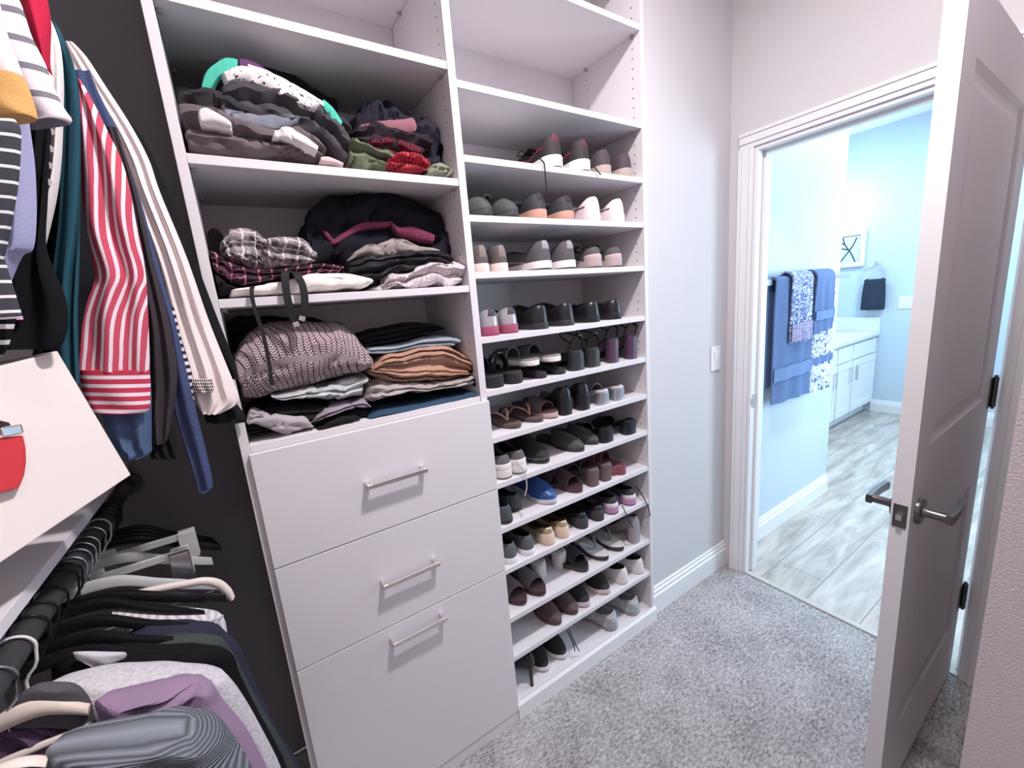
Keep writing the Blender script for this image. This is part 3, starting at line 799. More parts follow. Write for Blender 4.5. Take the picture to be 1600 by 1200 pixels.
# ------------------------------------------------------------------ cloth builders
def drape(name, m, rows, y, th=.03, parent=None, n=34, cols=16, folds=3, amp=.006, lean=0, seed=0, close_top=True):
    """Hanging cloth: rows (v, left u, right u) of the silhouette at depth y, given real thickness and folds."""
    R = cat_pts([tuple(map(float, r)) for r in rows], n)
    mb = MB(); rr = []; uv = []; ln = 0; prev = None
    for i, (v, ul, ur) in enumerate(R):
        f = i / (n - 1); yy = y + lean * f
        a, b = hit(ul, v, yy), hit(ur, v, yy); mid = (a + b) / 2
        if prev is not None: ln += (mid - prev).length
        prev = mid
        t = th * (min(1, .35 + 3.5 * f) if close_top else 1)
        row = []; w = (b - a).length
        half = []
        for j in range(cols + 1):
            q = j / cols; p = a + (b - a) * q
            e = sqrt(max(0, 1 - abs(2 * q - 1) ** 2.5))
            fo = amp * sin(2 * pi * folds * q + seed + 1.5 * sin(f * 4 + seed)) * min(1, .3 + f * 1.2) * e
            fo += amp * .9 * noise.noise(Vector((p.x * 22 + seed, p.z * 9, seed)))* e
            half.append((p, e, fo, q))
        for p, e, fo, q in half: row.append(Vector((p.x, p.y - t * .5 * e + fo, p.z))); uv.append((q * w, ln))
        for p, e, fo, q in reversed(half[1:-1]): row.append(Vector((p.x, p.y + t * .5 * e + fo * .6, p.z))); uv.append((q * w, ln))
        rr.append(row)
    mb.grid(rr, True, False, True, uv)
    if parent is not None: rel(parent, mb)
    return mb.build(name, m, parent)

def fold(name, m, T, B, y0, depth, layers=3, parent=None, groove=.012, ex=.55, noi=.006, n=46, M=48, ym=.45, taper=.14, seed=0, nsc=16, sag=0):
    """Folded or crumpled garment: T and B are its top and bottom outlines in the photograph, depth its real extent into the shelf."""
    T = cat_pts(T, n); B = cat_pts(B, n); mb = MB(); rows = []; uv = []; s_ = 0; prev = None
    for i in range(n):
        f = i / (n - 1)
        e = min(1, (1 - abs(2 * f - 1)) / taper) if taper else 1; e = sqrt(max(0.0, 1 - (1 - e) ** 2)) * .92 + .08
        yc = y0 + depth * .5; a = depth * .5 * (.55 + .45 * e)
        t = hit(T[i][0], T[i][1], y0 + depth * ym); b = hit(B[i][0], B[i][1], y0 + .004)
        h = max(.004, t.z - b.z) * .5; zc = b.z + h; xb, xt = b.x, t.x
        if prev is not None: s_ += abs(xb - prev)
        prev = xb; row = []; l_ = 0; lp = None
        for k in range(M):
            an = 2 * pi * k / M; c, s = cos(an), sin(an)
            cy = math.copysign(abs(c) ** ex, c); sz = math.copysign(abs(s) ** ex, s)
            w = (sz + 1) / 2; g = 1
            if layers > 1 and c > .1: g = 1 - groove / a * (abs(cos(pi * layers * w)) ** 6) * min(1, c * 3)
            p = Vector((xb + (xt - xb) * w, yc - a * cy * g, zc + h * sz - sag * (1 + cy) * (w > .5)))
            q = p * nsc + Vector((seed * 3.1, seed, 0))
            d = Vector((noise.noise(q), noise.noise(q + Vector((5, 5, 5))), noise.noise(q + Vector((0, 9, 3))) * min(1, h / .02)))
            q2 = Vector((p.x * nsc * 2.1, p.y * nsc * 1.5, p.z * nsc * 3 + seed * 2.3))
            d += Vector((noise.noise(q2), noise.noise(q2 + Vector((3, 7, 1))), noise.noise(q2 + Vector((8, 2, 4))) * min(1, h / .02))) * .55
            cr = (1 - min(1, abs(noise.noise(Vector((p.x * nsc * 1.1 + 2.5 * noise.noise(q * .5), p.y * nsc * .6, p.z * nsc * 2 + seed)))) * 5)) ** 2
            rad = Vector((0, -cy, sz * .7)); p = p + d * noi * 1.25 - rad * noi * cr * 1.3
            p.x = max(.004, min(XA - .004, p.x)); p.y = min(DEP - .004, p.y); p.z = min(FT, max(FZ + .0012, p.z))
            if lp is not None: l_ += (p - lp).length
            lp = p; row.append(p); uv.append((s_, l_))
        rows.append(row)
    mb.grid(rows, True, False, True, uv)
    if parent is not None: rel(parent, mb)
    return mb.build(name, m, parent)

def ribbon(name, m, pts, w, th=.0025, parent=None, n=30, axis=(1, 0, 0)):
    """Flat strap: pts are (u, v, y)."""
    P = [Vector(p) for p in cat_pts([tuple(hit(*p)) for p in pts], n)]; ax = Vector(axis).normalized(); rows = []
    for i, p in enumerate(P):
        t = (P[min(n - 1, i + 1)] - P[max(0, i - 1)]).normalized()
        s = (ax - t * ax.dot(t)).normalized(); nn = t.cross(s)
        rows.append([p + s * w / 2 + nn * th / 2, p - s * w / 2 + nn * th / 2, p - s * w / 2 - nn * th / 2, p + s * w / 2 - nn * th / 2])
    mb = MB().grid(rows, True, False, True)
    if parent is not None: rel(parent, mb)
    return mb.build(name, m, parent)

def strip(name, m, T, B, y, th=.008, parent=None, n=24):
    return fold(name, m, T, B, y, th, 1, parent, noi=.0015, n=n, M=14, taper=.12)

# ------------------------------------------------------------------ folded clothes in the tower
FZ, FT = 1.846, 2.115
g1 = 'clothes piled on the upper clothes shelf'
U = 'on the upper clothes shelf'
def cl(o, label, cat, grp): return tag(o, label, cat, grp)
c_blk = cloth('black_jersey', (30, 29, 31)); c_blk2 = cloth('faded_black_jersey', (52, 50, 53)); c_char = cloth('charcoal_jersey', (72, 70, 75)); c_brn = cloth('brown_grey_fleece', (104, 94, 98), bump=.6)
c_grey = cloth('blue_grey_jersey', (124, 126, 136)); c_white = cloth('white_cotton', (232, 226, 226), .08)
cl(fold('folded_shirt', c_blk, [(306, 165), (325, 120), (350, 93), (395, 92), (440, 115), (490, 148), (522, 165)], [(312, 215), (340, 205), (380, 205), (430, 205), (470, 205), (505, 205), (528, 205)], .17, .16, 2, seed=1), 'black garment at the back of the pile left ' + U, 'shirt', g1)
tee = empty('graphic_shirt', hit(420, 150, .1)); cl(tee, 'teal purple and white graphic shirt arching over the black pile ' + U, 'shirt', g1)
TE = cloth('teal_cotton', (84, 190, 168), .12)
strip('sleeve', TE, [(314, 152), (320, 130), (332, 112), (348, 101), (360, 100), (373, 104)], [(322, 157), (330, 146), (340, 128), (352, 120), (362, 117), (374, 116)], .05, .10, tee)
strip('front_panel', cloth('purple_cotton', (104, 66, 104), .15), [(372, 102), (390, 105), (405, 112), (418, 120), (424, 124)], [(374, 115), (390, 118), (405, 124), (418, 130), (424, 133)], .05, .10, tee)
scr = G('white_print_with_black_scrawl'); k = scr.m('GREATER_THAN', scr.noise(60, 3, .6, dist=2.0), .60); scr.col(scr.mix(k, lin((222, 216, 216)), lin((44, 42, 46)))); scr.b.inputs['Roughness'].default_value = .9
strip('printed_band', scr.mat, [(345, 126), (375, 112), (410, 122), (445, 138), (475, 155), (500, 168)], [(352, 131), (378, 128), (410, 140), (442, 155), (470, 168), (497, 176)], .036, .10, tee)
strip('white_edge', c_white, [(384, 104), (420, 117), (455, 135), (485, 152), (508, 166)], [(386, 106), (420, 120), (455, 139), (485, 157), (508, 170)], .046, .05, tee)
strip('hem', TE, [(500, 163), (512, 172), (522, 184), (531, 200)], [(503, 170), (512, 183), (521, 194), (530, 203)], .046, .1, tee)
cl(fold('folded_shirt.001', c_blk2, [(335, 146), (350, 133), (385, 137), (430, 151), (470, 167), (500, 183), (525, 200), (543, 214)], [(338, 162), (360, 175), (400, 180), (440, 185), (480, 195), (510, 205), (530, 218), (544, 230)], .06, .22, 2, seed=2), 'faded black shirt folded under the teal graphic shirt ' + U, 'shirt', g1)
cl(fold('folded_shirt.002', c_char, [(342, 165), (356, 150), (400, 148), (440, 160), (480, 172), (510, 195), (530, 225), (541, 255)], [(345, 195), (370, 195), (410, 200), (450, 208), (485, 222), (512, 240), (528, 252), (541, 258)], .035, .26, 2, seed=3, groove=.02, noi=.009), 'charcoal shirt draped down the right of the pile ' + U, 'shirt', g1)
cl(fold('folded_shirt.003', c_grey, [(345, 180), (370, 178), (400, 184), (435, 183), (455, 184), (470, 189)], [(350, 200), (380, 204), (410, 206), (440, 206), (456, 204), (470, 192)], .025, .12, 1, seed=4, noi=.008), 'blue grey sleeve poking from the middle of the pile ' + U, 'shirt', g1)
cl(fold('folded_shirt.004', c_blk2, [(285, 188), (296, 163), (325, 158), (350, 165), (370, 180), (400, 195), (430, 205), (455, 212)], [(287, 205), (300, 205), (330, 205), (360, 212), (390, 220), (420, 222), (440, 224), (456, 222)], .03, .24, 2, seed=5, noi=.009), 'dark shirt bunched at the left end of the pile ' + U, 'shirt', g1)
cl(fold('folded_shirt.005', c_white, [(310, 186), (318, 177), (330, 181), (345, 190), (360, 200)], [(312, 194), (322, 196), (335, 198), (348, 202), (360, 204)], -.002, .1, 1, seed=6, noi=.004), 'small white cuff showing at the left of the pile ' + U, 'shirt', g1)
cl(fold('folded_shirt.006', c_white, [(425, 210), (440, 205), (455, 207), (475, 218), (488, 230), (495, 238)], [(428, 216), (445, 218), (460, 222), (475, 230), (487, 236), (495, 240)], -.004, .1, 1, seed=7, noi=.004), 'white shirt edge curling out above the brown sweatshirt ' + U, 'shirt', g1)
cl(fold('folded_sweatshirt', c_brn, [(285, 195), (296, 184), (325, 192), (350, 196), (385, 208), (410, 219), (430, 224), (455, 218), (480, 228), (502, 246)], [(289, 236), (310, 238), (340, 240), (370, 243), (400, 246), (425, 247), (445, 246), (465, 248), (485, 251), (503, 253)], .012, .28, 2, seed=8, groove=.02, noi=.008), 'brown grey sweatshirt at the bottom of the pile left ' + U, 'sweatshirt', g1)
cl(fold('folded_shirt.007', cloth('pale_pink_cotton', (214, 190, 190)), [(500, 249), (512, 248), (525, 253), (536, 259)], [(500, 254), (512, 256), (525, 258), (536, 261)], .008, .05, 1, seed=9, noi=.002), 'pale pink hem lying flat at the shelf edge ' + U, 'shirt', g1)
# right pile
cl(fold('folded_hoodie', cloth('navy_fleece', (38, 37, 48)), [(540, 205), (556, 178), (572, 168), (586, 182), (600, 167), (622, 188), (650, 195), (672, 215), (686, 236), (689, 258)], [(545, 245), (560, 250), (580, 252), (600, 255), (620, 258), (640, 260), (655, 263), (670, 266), (680, 268), (689, 270)], .07, .24, 2, seed=10, noi=.014), 'navy hoodie heaped at the back right ' + U, 'hoodie', g1)
cl(strip('folded_jersey', cloth('mauve_fleece', (138, 92, 104)), [(560, 199), (580, 194), (605, 190), (628, 188), (643, 187), (649, 203)], [(561, 201), (580, 206), (605, 211), (628, 213), (642, 212), (649, 206)], .06, .05), 'mauve folded top across the navy hoodie ' + U, 'top', g1)
cl(fold('folded_jersey.001', cloth('black_plum_jersey', (46, 38, 44)), [(538, 222), (555, 206), (580, 202), (610, 210), (640, 216), (665, 226)], [(540, 232), (560, 236), (585, 238), (615, 242), (645, 248), (668, 252)], .045, .2, 2, seed=11, noi=.01), 'black plum top folded under the mauve strip ' + U, 'top', g1)
cl(fold('folded_sweater', rib('maroon_rib', (110, 40, 56), .008), [(566, 234), (585, 224), (610, 222), (632, 232), (650, 243)], [(568, 242), (590, 248), (612, 252), (632, 256), (650, 258)], .035, .16, 2, seed=12), 'maroon ribbed sweater folded in the right pile ' + U, 'sweater', g1)
cl(fold('folded_scarf', rib('coral_red_rib', (196, 62, 78), .007), [(603, 252), (618, 243), (640, 244), (656, 250), (665, 262)], [(608, 256), (626, 268), (642, 272), (656, 272), (664, 268)], -.006, .13, 2, seed=13, groove=.02), 'bright coral red ribbed knit rolled at the right ' + U, 'scarf', g1)
cl(fold('folded_shirt.008', cloth('olive_cotton', (96, 106, 84)), [(538, 228), (546, 223), (562, 233), (580, 244), (600, 248), (620, 260), (637, 270)], [(540, 258), (552, 264), (567, 266), (582, 268), (600, 269), (620, 271), (637, 273)], .02, .2, 2, seed=14, noi=.01, groove=.02), 'olive green shirt spilling between the two piles ' + U, 'shirt', g1)
cl(fold('folded_shirt.009', cloth('sage_cotton', (126, 130, 112)), [(660, 272), (672, 264), (685, 259), (695, 266), (702, 275)], [(661, 274), (672, 275), (684, 276), (695, 277), (702, 278)], .02, .1, 1, seed=15, noi=.008), 'sage green shirt edge in the right corner ' + U, 'shirt', g1)

FZ, FT = 1.556, 1.825
g2 = 'clothes piled on the middle clothes shelf'
Mi = 'on the middle clothes shelf'
pg = plaid('grey_plaid_flannel', (150, 140, 142), (84, 80, 86), (214, 206, 206), .05)
pp = plaid('black_pink_plaid_flannel', (58, 44, 56), (26, 24, 30), (196, 120, 150), .05)
cl(fold('flannel_shirt', pg, [(345, 392), (354, 366), (378, 358), (402, 366), (420, 380), (440, 398)], [(350, 405), (368, 414), (385, 418), (405, 422), (425, 424), (440, 420)], .05, .2, 2, seed=16, noi=.008), 'grey plaid flannel shirt rolled at the left ' + Mi, 'shirt', g2)
cl(fold('flannel_shirt.001', pg, [(405, 384), (425, 375), (455, 374), (478, 384), (492, 402)], [(410, 400), (428, 414), (452, 420), (474, 418), (491, 410)], .04, .18, 2, seed=17, noi=.006), 'grey plaid flannel shirt folded flat beside the roll ' + Mi, 'shirt', g2)
cl(fold('flannel_shirt.002', pp, [(328, 394), (345, 400), (365, 414), (395, 424), (440, 424), (490, 416), (534, 420)], [(332, 428), (348, 440), (368, 448), (400, 444), (440, 437), (490, 430), (534, 425)], .025, .24, 2, seed=18), 'black and pink plaid flannel shirt under the grey ones ' + Mi, 'shirt', g2)
cl(fold('folded_trousers', c_blk, [(330, 420), (340, 432), (352, 444), (366, 450), (376, 452)], [(338, 464), (348, 464), (357, 463), (367, 462), (376, 461)], .03, .24, 1, seed=19), 'black cloth bunched against the left panel ' + Mi, 'trousers', g2)
cl(fold('folded_shirt.010', c_char, [(320, 378), (328, 361), (340, 362), (350, 378), (360, 398)], [(324, 400), (332, 404), (342, 408), (352, 412), (360, 412)], .2, .12, 1, seed=20), 'charcoal shirt crumpled in the back left corner ' + Mi, 'shirt', g2)
cl(fold('folded_sweater.001', cloth('cream_knit', (238, 230, 222), .06), [(358, 458), (385, 452), (420, 446), (455, 438), (495, 431), (535, 432), (560, 435), (571, 443)], [(362, 465), (390, 464), (420, 462), (455, 460), (495, 457), (530, 455), (555, 453), (571, 452)], .010, .26, 1, seed=21, noi=.005), 'cream sweater lying flat at the front ' + Mi, 'sweater', g2)
cl(fold('folded_jacket', cloth('black_navy_fleece', (26, 26, 34)), [(468, 395), (478, 345), (500, 318), (545, 304), (600, 305), (645, 322), (680, 345), (692, 372), (697, 400)], [(474, 418), (495, 424), (520, 426), (550, 426), (585, 424), (620, 422), (650, 420), (675, 418), (697, 416)], .09, .24, 2, seed=22, noi=.012), 'big black navy jacket heaped at the back right ' + Mi, 'jacket', g2)
mg = cloth('magenta_fleece', (112, 52, 76))
cl(strip('folded_jersey.002', mg, [(502, 360), (512, 366), (520, 374), (540, 360), (560, 349), (580, 347), (605, 347), (613, 347)], [(505, 364), (514, 378), (521, 383), (540, 374), (560, 362), (580, 358), (603, 356), (612, 352)], .085, .05), 'magenta band of a folded top across the black jacket ' + Mi, 'top', g2)
cl(strip('folded_jersey.003', mg, [(608, 347), (622, 356), (640, 354), (660, 361), (679, 369)], [(610, 350), (624, 368), (640, 372), (660, 378), (678, 380)], .08, .05), 'short magenta fold at the right of the black jacket ' + Mi, 'top', g2)
cl(fold('folded_trousers.001', cloth('taupe_twill', (150, 138, 136)), [(543, 402), (562, 388), (585, 382), (608, 376), (635, 384), (660, 391), (675, 396)], [(546, 408), (565, 406), (588, 404), (610, 402), (635, 400), (660, 400), (675, 400)], .06, .2, 1, seed=23, noi=.007), 'taupe trousers folded over black ones in the right pile ' + Mi, 'trousers', g2)
cl(fold('folded_trousers.002', cloth('black_satin', (38, 37, 42), rough=.5), [(535, 412), (560, 404), (590, 400), (620, 394), (655, 392), (680, 400), (692, 412)], [(538, 436), (560, 438), (590, 436), (620, 430), (655, 424), (680, 420), (692, 419)], .035, .24, 3, seed=24, noi=.008), 'black satiny trousers under the taupe ones ' + Mi, 'trousers', g2)
cl(fold('flannel_shirt.003', plaid('pale_pink_plaid', (226, 212, 216), (204, 190, 196), (140, 128, 140), .02), [(588, 446), (604, 426), (630, 424), (655, 416), (685, 411), (708, 414), (719, 424)], [(584, 452), (604, 452), (630, 451), (655, 450), (685, 448), (705, 447), (717, 444)], .012, .2, 2, seed=25, noi=.012, groove=.025), 'pale pink checked shirt crumpled at the front right ' + Mi, 'shirt', g2)
cl(fold('folded_trousers.003', c_blk, [(488, 438), (510, 428), (535, 424), (560, 425), (585, 436)], [(560, 452), (566, 453), (574, 453), (582, 453), (588, 452)], .06, .2, 1, seed=26), 'black fabric wedged between cream sweater and pink checked shirt', 'trousers', g2)
# straps that hang over the shelf edge
st = empty('fabric_belt', hit(455, 425, -.01)); cl(st, 'looped black belt with metal tips hanging over the middle clothes shelf edge', 'belt', 'straps hanging from the middle clothes shelf')
bk = mat('black_strap', (24, 23, 25), .8, bump=.3)
ribbon('strap', bk, [(452, 424, .05), (446, 426, .0), (446, 445, -.012), (450, 470, -.016), (456, 490, -.014), (463, 507, -.012)], .016, parent=st)
ribbon('strap', bk, [(455, 424, .05), (463, 428, .0), (472, 445, -.014), (476, 465, -.018), (475, 485, -.018), (471, 500, -.016)], .016, parent=st)
ribbon('metal_tip', CHROME, [(461, 503, -.013), (464, 510, -.012)], .013, .004, st, 4); ribbon('metal_tip', CHROME, [(473, 494, -.017), (471, 501, -.016)], .013, .004, st, 4)
cl(ribbon('waist_tie', bk, [(398, 448, .04), (393, 452, -.004), (396, 475, -.012), (404, 500, -.014), (413, 530, -.016), (420, 565, -.018), (425, 602, -.020)], .008, .004), 'long thin black tie hanging from middle shelf over the herringbone sweater', 'tie', 'straps hanging from the middle clothes shelf')

FZ, FT = 1.223, 1.535
g3 = 'clothes piled above the drawers'
Lo = 'above the drawers'
cl(fold('folded_jacket.001', c_blk, [(352, 530), (362, 500), (395, 493), (440, 496), (490, 498), (530, 506), (545, 520)], [(362, 560), (385, 560), (420, 560), (455, 558), (490, 556), (520, 552), (546, 548)], .19, .15, 2, seed=27), 'black jacket at the back of the left pile ' + Lo, 'jacket', g3)
cl(fold('herringbone_sweater', herring('herringbone_knit', (66, 56, 62), (206, 184, 186), .0075), [(366, 556), (378, 530), (402, 510), (445, 502), (490, 502), (525, 506), (548, 524), (571, 566)], [(381, 630), (395, 630), (420, 626), (450, 619), (485, 610), (520, 601), (548, 592), (569, 582)], .02, .29, 1, seed=28, noi=.006, n=44, M=60, ex=.75, ym=.5), 'large herringbone knit sweater folded thick on the left pile ' + Lo, 'sweater', g3)
cl(fold('folded_blouse', cloth('pale_grey_satin', (188, 190, 192), rough=.4), [(420, 612), (450, 605), (490, 598), (525, 592), (550, 583), (565, 578)], [(425, 622), (455, 626), (490, 626), (525, 625), (550, 622), (566, 619)], .022, .26, 2, seed=29, noi=.010), 'pale grey satin blouse under the herringbone sweater ' + Lo, 'blouse', g3)
cl(fold('folded_trousers.004', c_blk, [(383, 645), (400, 634), (440, 622), (480, 622), (520, 626), (550, 628), (566, 634)], [(386, 684), (405, 684), (440, 678), (475, 671), (510, 664), (540, 658), (562, 655)], .03, .28, 3, seed=30), 'black trousers at the bottom of the left pile ' + Lo, 'trousers', g3)
cl(fold('folded_shirt.011', cloth('heather_grey_cotton', (170, 162, 168), .12), [(386, 658), (392, 643), (415, 642), (445, 646), (470, 650), (490, 664)], [(388, 664), (400, 664), (420, 670), (445, 680), (465, 680), (488, 670)], .012, .1, 1, seed=31, noi=.007), 'heather grey shirt sleeve with black marks in the left pile ' + Lo, 'shirt', g3)
cl(fold('folded_shirt.012', cloth('lilac_grey_cotton', (150, 140, 150), .15), [(482, 655), (500, 636), (525, 628), (545, 625), (562, 622), (573, 632)], [(486, 664), (505, 660), (525, 648), (545, 642), (560, 640), (572, 640)], .016, .14, 2, seed=32, noi=.006), 'lilac grey shirt curled round a black one ' + Lo, 'shirt', g3)
cl(fold('folded_shirt.013', c_blk, [(492, 662), (505, 650), (525, 642), (545, 640), (558, 646)], [(494, 672), (510, 670), (527, 665), (544, 660), (557, 656)], .008, .2, 1, seed=33), 'black shirt inside the lilac grey roll ' + Lo, 'shirt', g3)
cl(fold('folded_jeans', cloth('black_denim', (34, 35, 38)), [(545, 528), (570, 518), (605, 510), (640, 504), (668, 506), (683, 514)], [(552, 545), (575, 544), (605, 540), (640, 532), (668, 522), (682, 518)], .10, .22, 3, seed=34, groove=.02, noi=.003), 'black jeans folded on top of the right pile ' + Lo, 'jeans', g3)
cl(fold('folded_jeans.001', cloth('light_blue_denim', (146, 156, 168), .15), [(563, 541), (590, 538), (620, 534), (655, 525), (690, 524), (706, 530)], [(566, 556), (592, 556), (622, 552), (655, 548), (688, 545), (704, 545)], .06, .25, 2, seed=35, noi=.003), 'light blue jeans in the right pile ' + Lo, 'jeans', g3)
cl(fold('folded_sweater.002', cloth('tan_wool', (176, 138, 120), .15), [(570, 572), (585, 555), (610, 547), (645, 537), (680, 537), (705, 548), (722, 562), (731, 580)], [(572, 580), (590, 592), (615, 600), (645, 602), (675, 600), (700, 598), (718, 592), (730, 586)], .028, .26, 6, seed=36, groove=.03, noi=.005, n=40, M=70), 'tan wool sweater folded in many layers in the right pile ' + Lo, 'sweater', g3)
cl(fold('folded_trousers.005', cloth('stone_twill', (168, 158, 156), .15), [(565, 592), (590, 590), (620, 592), (655, 592), (690, 588), (720, 580), (742, 580), (750, 596)], [(572, 628), (592, 628), (620, 622), (655, 615), (690, 611), (715, 607), (738, 604), (749, 602)], .02, .28, 2, seed=37, noi=.008), 'stone coloured trousers under the tan sweater ' + Lo, 'trousers', g3)
cl(fold('folded_jeans.002', cloth('navy_blue_denim', (54, 76, 98), .2), [(568, 636), (585, 630), (615, 627), (650, 620), (685, 612), (720, 605), (745, 601), (753, 606)], [(573, 658), (590, 655), (618, 650), (650, 643), (685, 635), (720, 626), (742, 620), (752, 617)], .004, .30, 1, seed=38, noi=.003, taper=.1), 'dark blue jeans at the bottom of the right pile ' + Lo, 'jeans', g3)

# ------------------------------------------------------------------ hanging rail: shelf, rods, box
RXP, RZ = -.297, 1.10
def LY(y): return CAM.y + (y - CAM.y) * .893
shl = box('closet_shelf', (-.628, -.288, -1.3, .374, 1.141, 1.160), WHITE); tag(shl, 'white shelf board above the lower clothes rod at the left', 'shelf')
lr = empty('closet_rod', (RXP, -.4, RZ)); tag(lr, 'black lower closet rod crowded with hanger hooks', 'clothes rod')
rel(lr, MB().tube([(RXP, -1.3, RZ), (RXP, .37, RZ)], .0165, 20)).build('rod', BLACKMETAL, lr)
rel(lr, MB().tube([(RXP, .362, RZ), (RXP, .3765, RZ)], .03, 20)).build('rod_cup', BLACKMETAL, lr)
ur = empty('closet_rod.001', (RXP, -.4, 2.1)); tag(ur, 'black upper closet rod above the hanging shirts', 'clothes rod')
rel(ur, MB().tube([(RXP, -1.3, 2.1), (RXP, .37, 2.1)], .0165, 20)).build('rod', BLACKMETAL, ur)

# tilted white box lying on the shelf
d1 = Vector((.52712, .83393, .16339)); d2 = Vector((-.170506, -.084573, .981721)); nr = d1.cross(d2)
P0 = hit(205, 742, -.20)
wb = empty('white_box', P0); tag(wb, 'large white cardboard box tilted on the shelf at the left', 'box')
o = MB()
_d = ray(90, 548); _t = (P0 - CAM).dot(nr) / _d.dot(nr); HB = (CAM + _d * _t - P0).dot(d2)
def bx(a, b, c): return P0 + d1 * a + d2 * b + nr * c
vs = [bx(a, b, c) for a in (-.5, 0) for b in (0, HB) for c in (-.11, 0)]
o.add(vs, [(0, 1, 3, 2), (4, 6, 7, 5), (0, 4, 5, 1), (2, 3, 7, 6), (0, 2, 6, 4), (1, 5, 7, 3)])
rel(wb, o).build('carton', mat('white_card', (236, 226, 222), .75), wb, smooth=False, bevel=.0015)
def onbox(u, v, c=0.0):
    d = ray(u, v); t = ((P0 + nr * c) - CAM).dot(nr) / d.dot(nr); return CAM + d * t
rs = empty('red_strap', onbox(10, 720)); tag(rs, 'red leather strap with silver buckle against the white box', 'strap')
def plate(name, m, px, c0, c1):
    a = [onbox(u, v, c0) for u, v in px]; b = [onbox(u, v, c1) for u, v in px]
    return rel(rs, MB().grid([a, b], True, False, True)).build(name, m, rs, smooth=False, bevel=.002)
plate('leather_band', mat('red_leather', (206, 56, 64), .45, bump=.2), [(-90, 740), (-30, 690), (0, 684), (36, 680), (40, 700), (41, 720), (38, 742), (30, 762), (14, 767), (-30, 778), (-90, 800)], .001, .012)
plate('buckle', CHROME, [(0, 668), (34, 662), (38, 677), (4, 684)], .012, .016)
plate('dark_lining', mat('dark_leather', (44, 38, 42), .5), [(-60, 662), (0, 657), (14, 660), (18, 666), (0, 670), (-60, 690)], .001, .009)

# ------------------------------------------------------------------ garments on the upper rod
gu = 'garments on the upper rod'
def garment(name, label, cat, y, grp=gu):
    o = empty(name, (RXP, y, 1.5)); tag(o, label, cat, grp); return o
def body(g, m, y, z0, z1, x1=-.17, th=.018):
    """The hidden main part of the garment between its shoulders."""
    if y < -.23: x1 = min(x1, hit(-25, 300, y).x)
    elif y < -.17: x1 = min(x1, hit(40, 300, y).x)
    rows = []; n = 14
    for i in range(n):
        f = i / (n - 1); z = z1 + (z0 - z1) * f; w = interp(f, [0, .05, .16, 1], [.05, .12, 1, 1]); xl, xr = RXP - (x1 - RXP) * w, RXP + (x1 - RXP) * w
        t = th * .5 * interp(f, [0, .1, 1], [.3, 1, 1]); r = []
        for k in range(20):
            a = 2 * pi * k / 20; r.append(((xl + xr) / 2 + cos(a) * (xr - xl) / 2, y + math.copysign(abs(sin(a)) ** .5, sin(a)) * t, z))
        rows.append(r)
    return rel(g, MB().grid(rows, True, False, True)).build('body', m, g)

g = garment('jacket', 'black jacket hanging behind the white blouse, nearest the shelving tower', 'jacket', -.018)
m = cloth('black_wool', (24, 24, 27)); body(g, m, -.018, 1.53, 2.05, -.19)
drape('sleeve', m, [(130, 118, 158), (190, 140, 203), (220, 150, 226), (300, 185, 264), (400, 225, 303), (500, 265, 341), (560, 300, 365), (585, 330, 372), (592, 345, 371)], -.018, .03, g, folds=2, seed=1)
drape('lace_hem', cloth('black_lace', (30, 28, 32)), [(585, 318, 360), (620, 318, 364), (650, 320, 384), (660, 322, 382)], -.018, .02, g, folds=2, seed=2, n=12)
g = garment('blouse', 'white peasant blouse with dark embroidered cuff hanging on the upper rod', 'blouse', -.05)
m = cloth('off_white_crepe', (236, 222, 220), .05, bump=.2); body(g, m, -.05, 1.53, 2.04, -.16)
drape('sleeve', m, [(66, 100, 114), (90, 104, 136), (130, 122, 162), (195, 160, 204), (250, 185, 233), (300, 203, 250), (400, 240, 291), (500, 268, 326), (575, 290, 356), (600, 296, 366), (628, 306, 373), (646, 316, 345)], -.05, .028, g, folds=3, amp=.0055, seed=3, n=46, cols=22)
emb = G('embroidered_band'); oo = emb.xyz('UV'); kk = emb.m('GREATER_THAN', emb.m('ABSOLUTE', emb.m('SINE', emb.m('MULTIPLY', oo[0], 900))), .5); kk2 = emb.m('GREATER_THAN', emb.m('ABSOLUTE', emb.m('SINE', emb.m('MULTIPLY', oo[1], 500))), .35)
emb.col(emb.mix(emb.m('MULTIPLY', kk, kk2), lin((226, 212, 210)), lin((30, 28, 36)))); emb.b.inputs['Roughness'].default_value = .9
drape('embroidered_band', emb.mat, [(592, 297, 331), (600, 299, 333), (608, 302, 334), (613, 304, 333)], -.076, .012, g, n=8, folds=2, amp=.003)
g = garment('knit_top', 'navy and white striped knit sleeve peeking beside the white blouse cuff', 'sweater', -.072)
drape('sleeve', rib('navy_white_stripe', (226, 218, 224), .014, (44, 42, 62), 'V', soft=False), [(480, 252, 272), (540, 268, 286), (580, 285, 299), (620, 292, 303), (642, 297, 306)], -.072, .02, g, n=16, folds=1)
body(g, rib('navy_white_stripe', (226, 218, 224)), -.072, 1.53, 2.03, -.19, .02)
g = garment('cardigan', 'slate blue cardigan with the longest sleeve, hanging on the upper rod', 'cardigan', -.092)
m = cloth('slate_blue_knit', (70, 80, 116), .2, bump=.7); body(g, m, -.092, 1.53, 2.03, -.17)
drape('sleeve', m, [(110, 116, 140), (140, 124, 152), (200, 145, 180), (300, 185, 216), (400, 215, 244), (500, 252, 273), (560, 258, 287), (640, 272, 306), (700, 290, 321), (745, 304, 331), (762, 309, 332), (768, 310, 320)], -.092, .022, g, folds=1, seed=5)
g = garment('cardigan.001', 'dark grey brown cardigan sleeve between striped shirt and slate blue cardigan', 'cardigan', -.112)
m = cloth('grey_brown_knit', (64, 58, 62), .2, bump=.6); body(g, m, -.112, 1.53, 2.02, -.17)
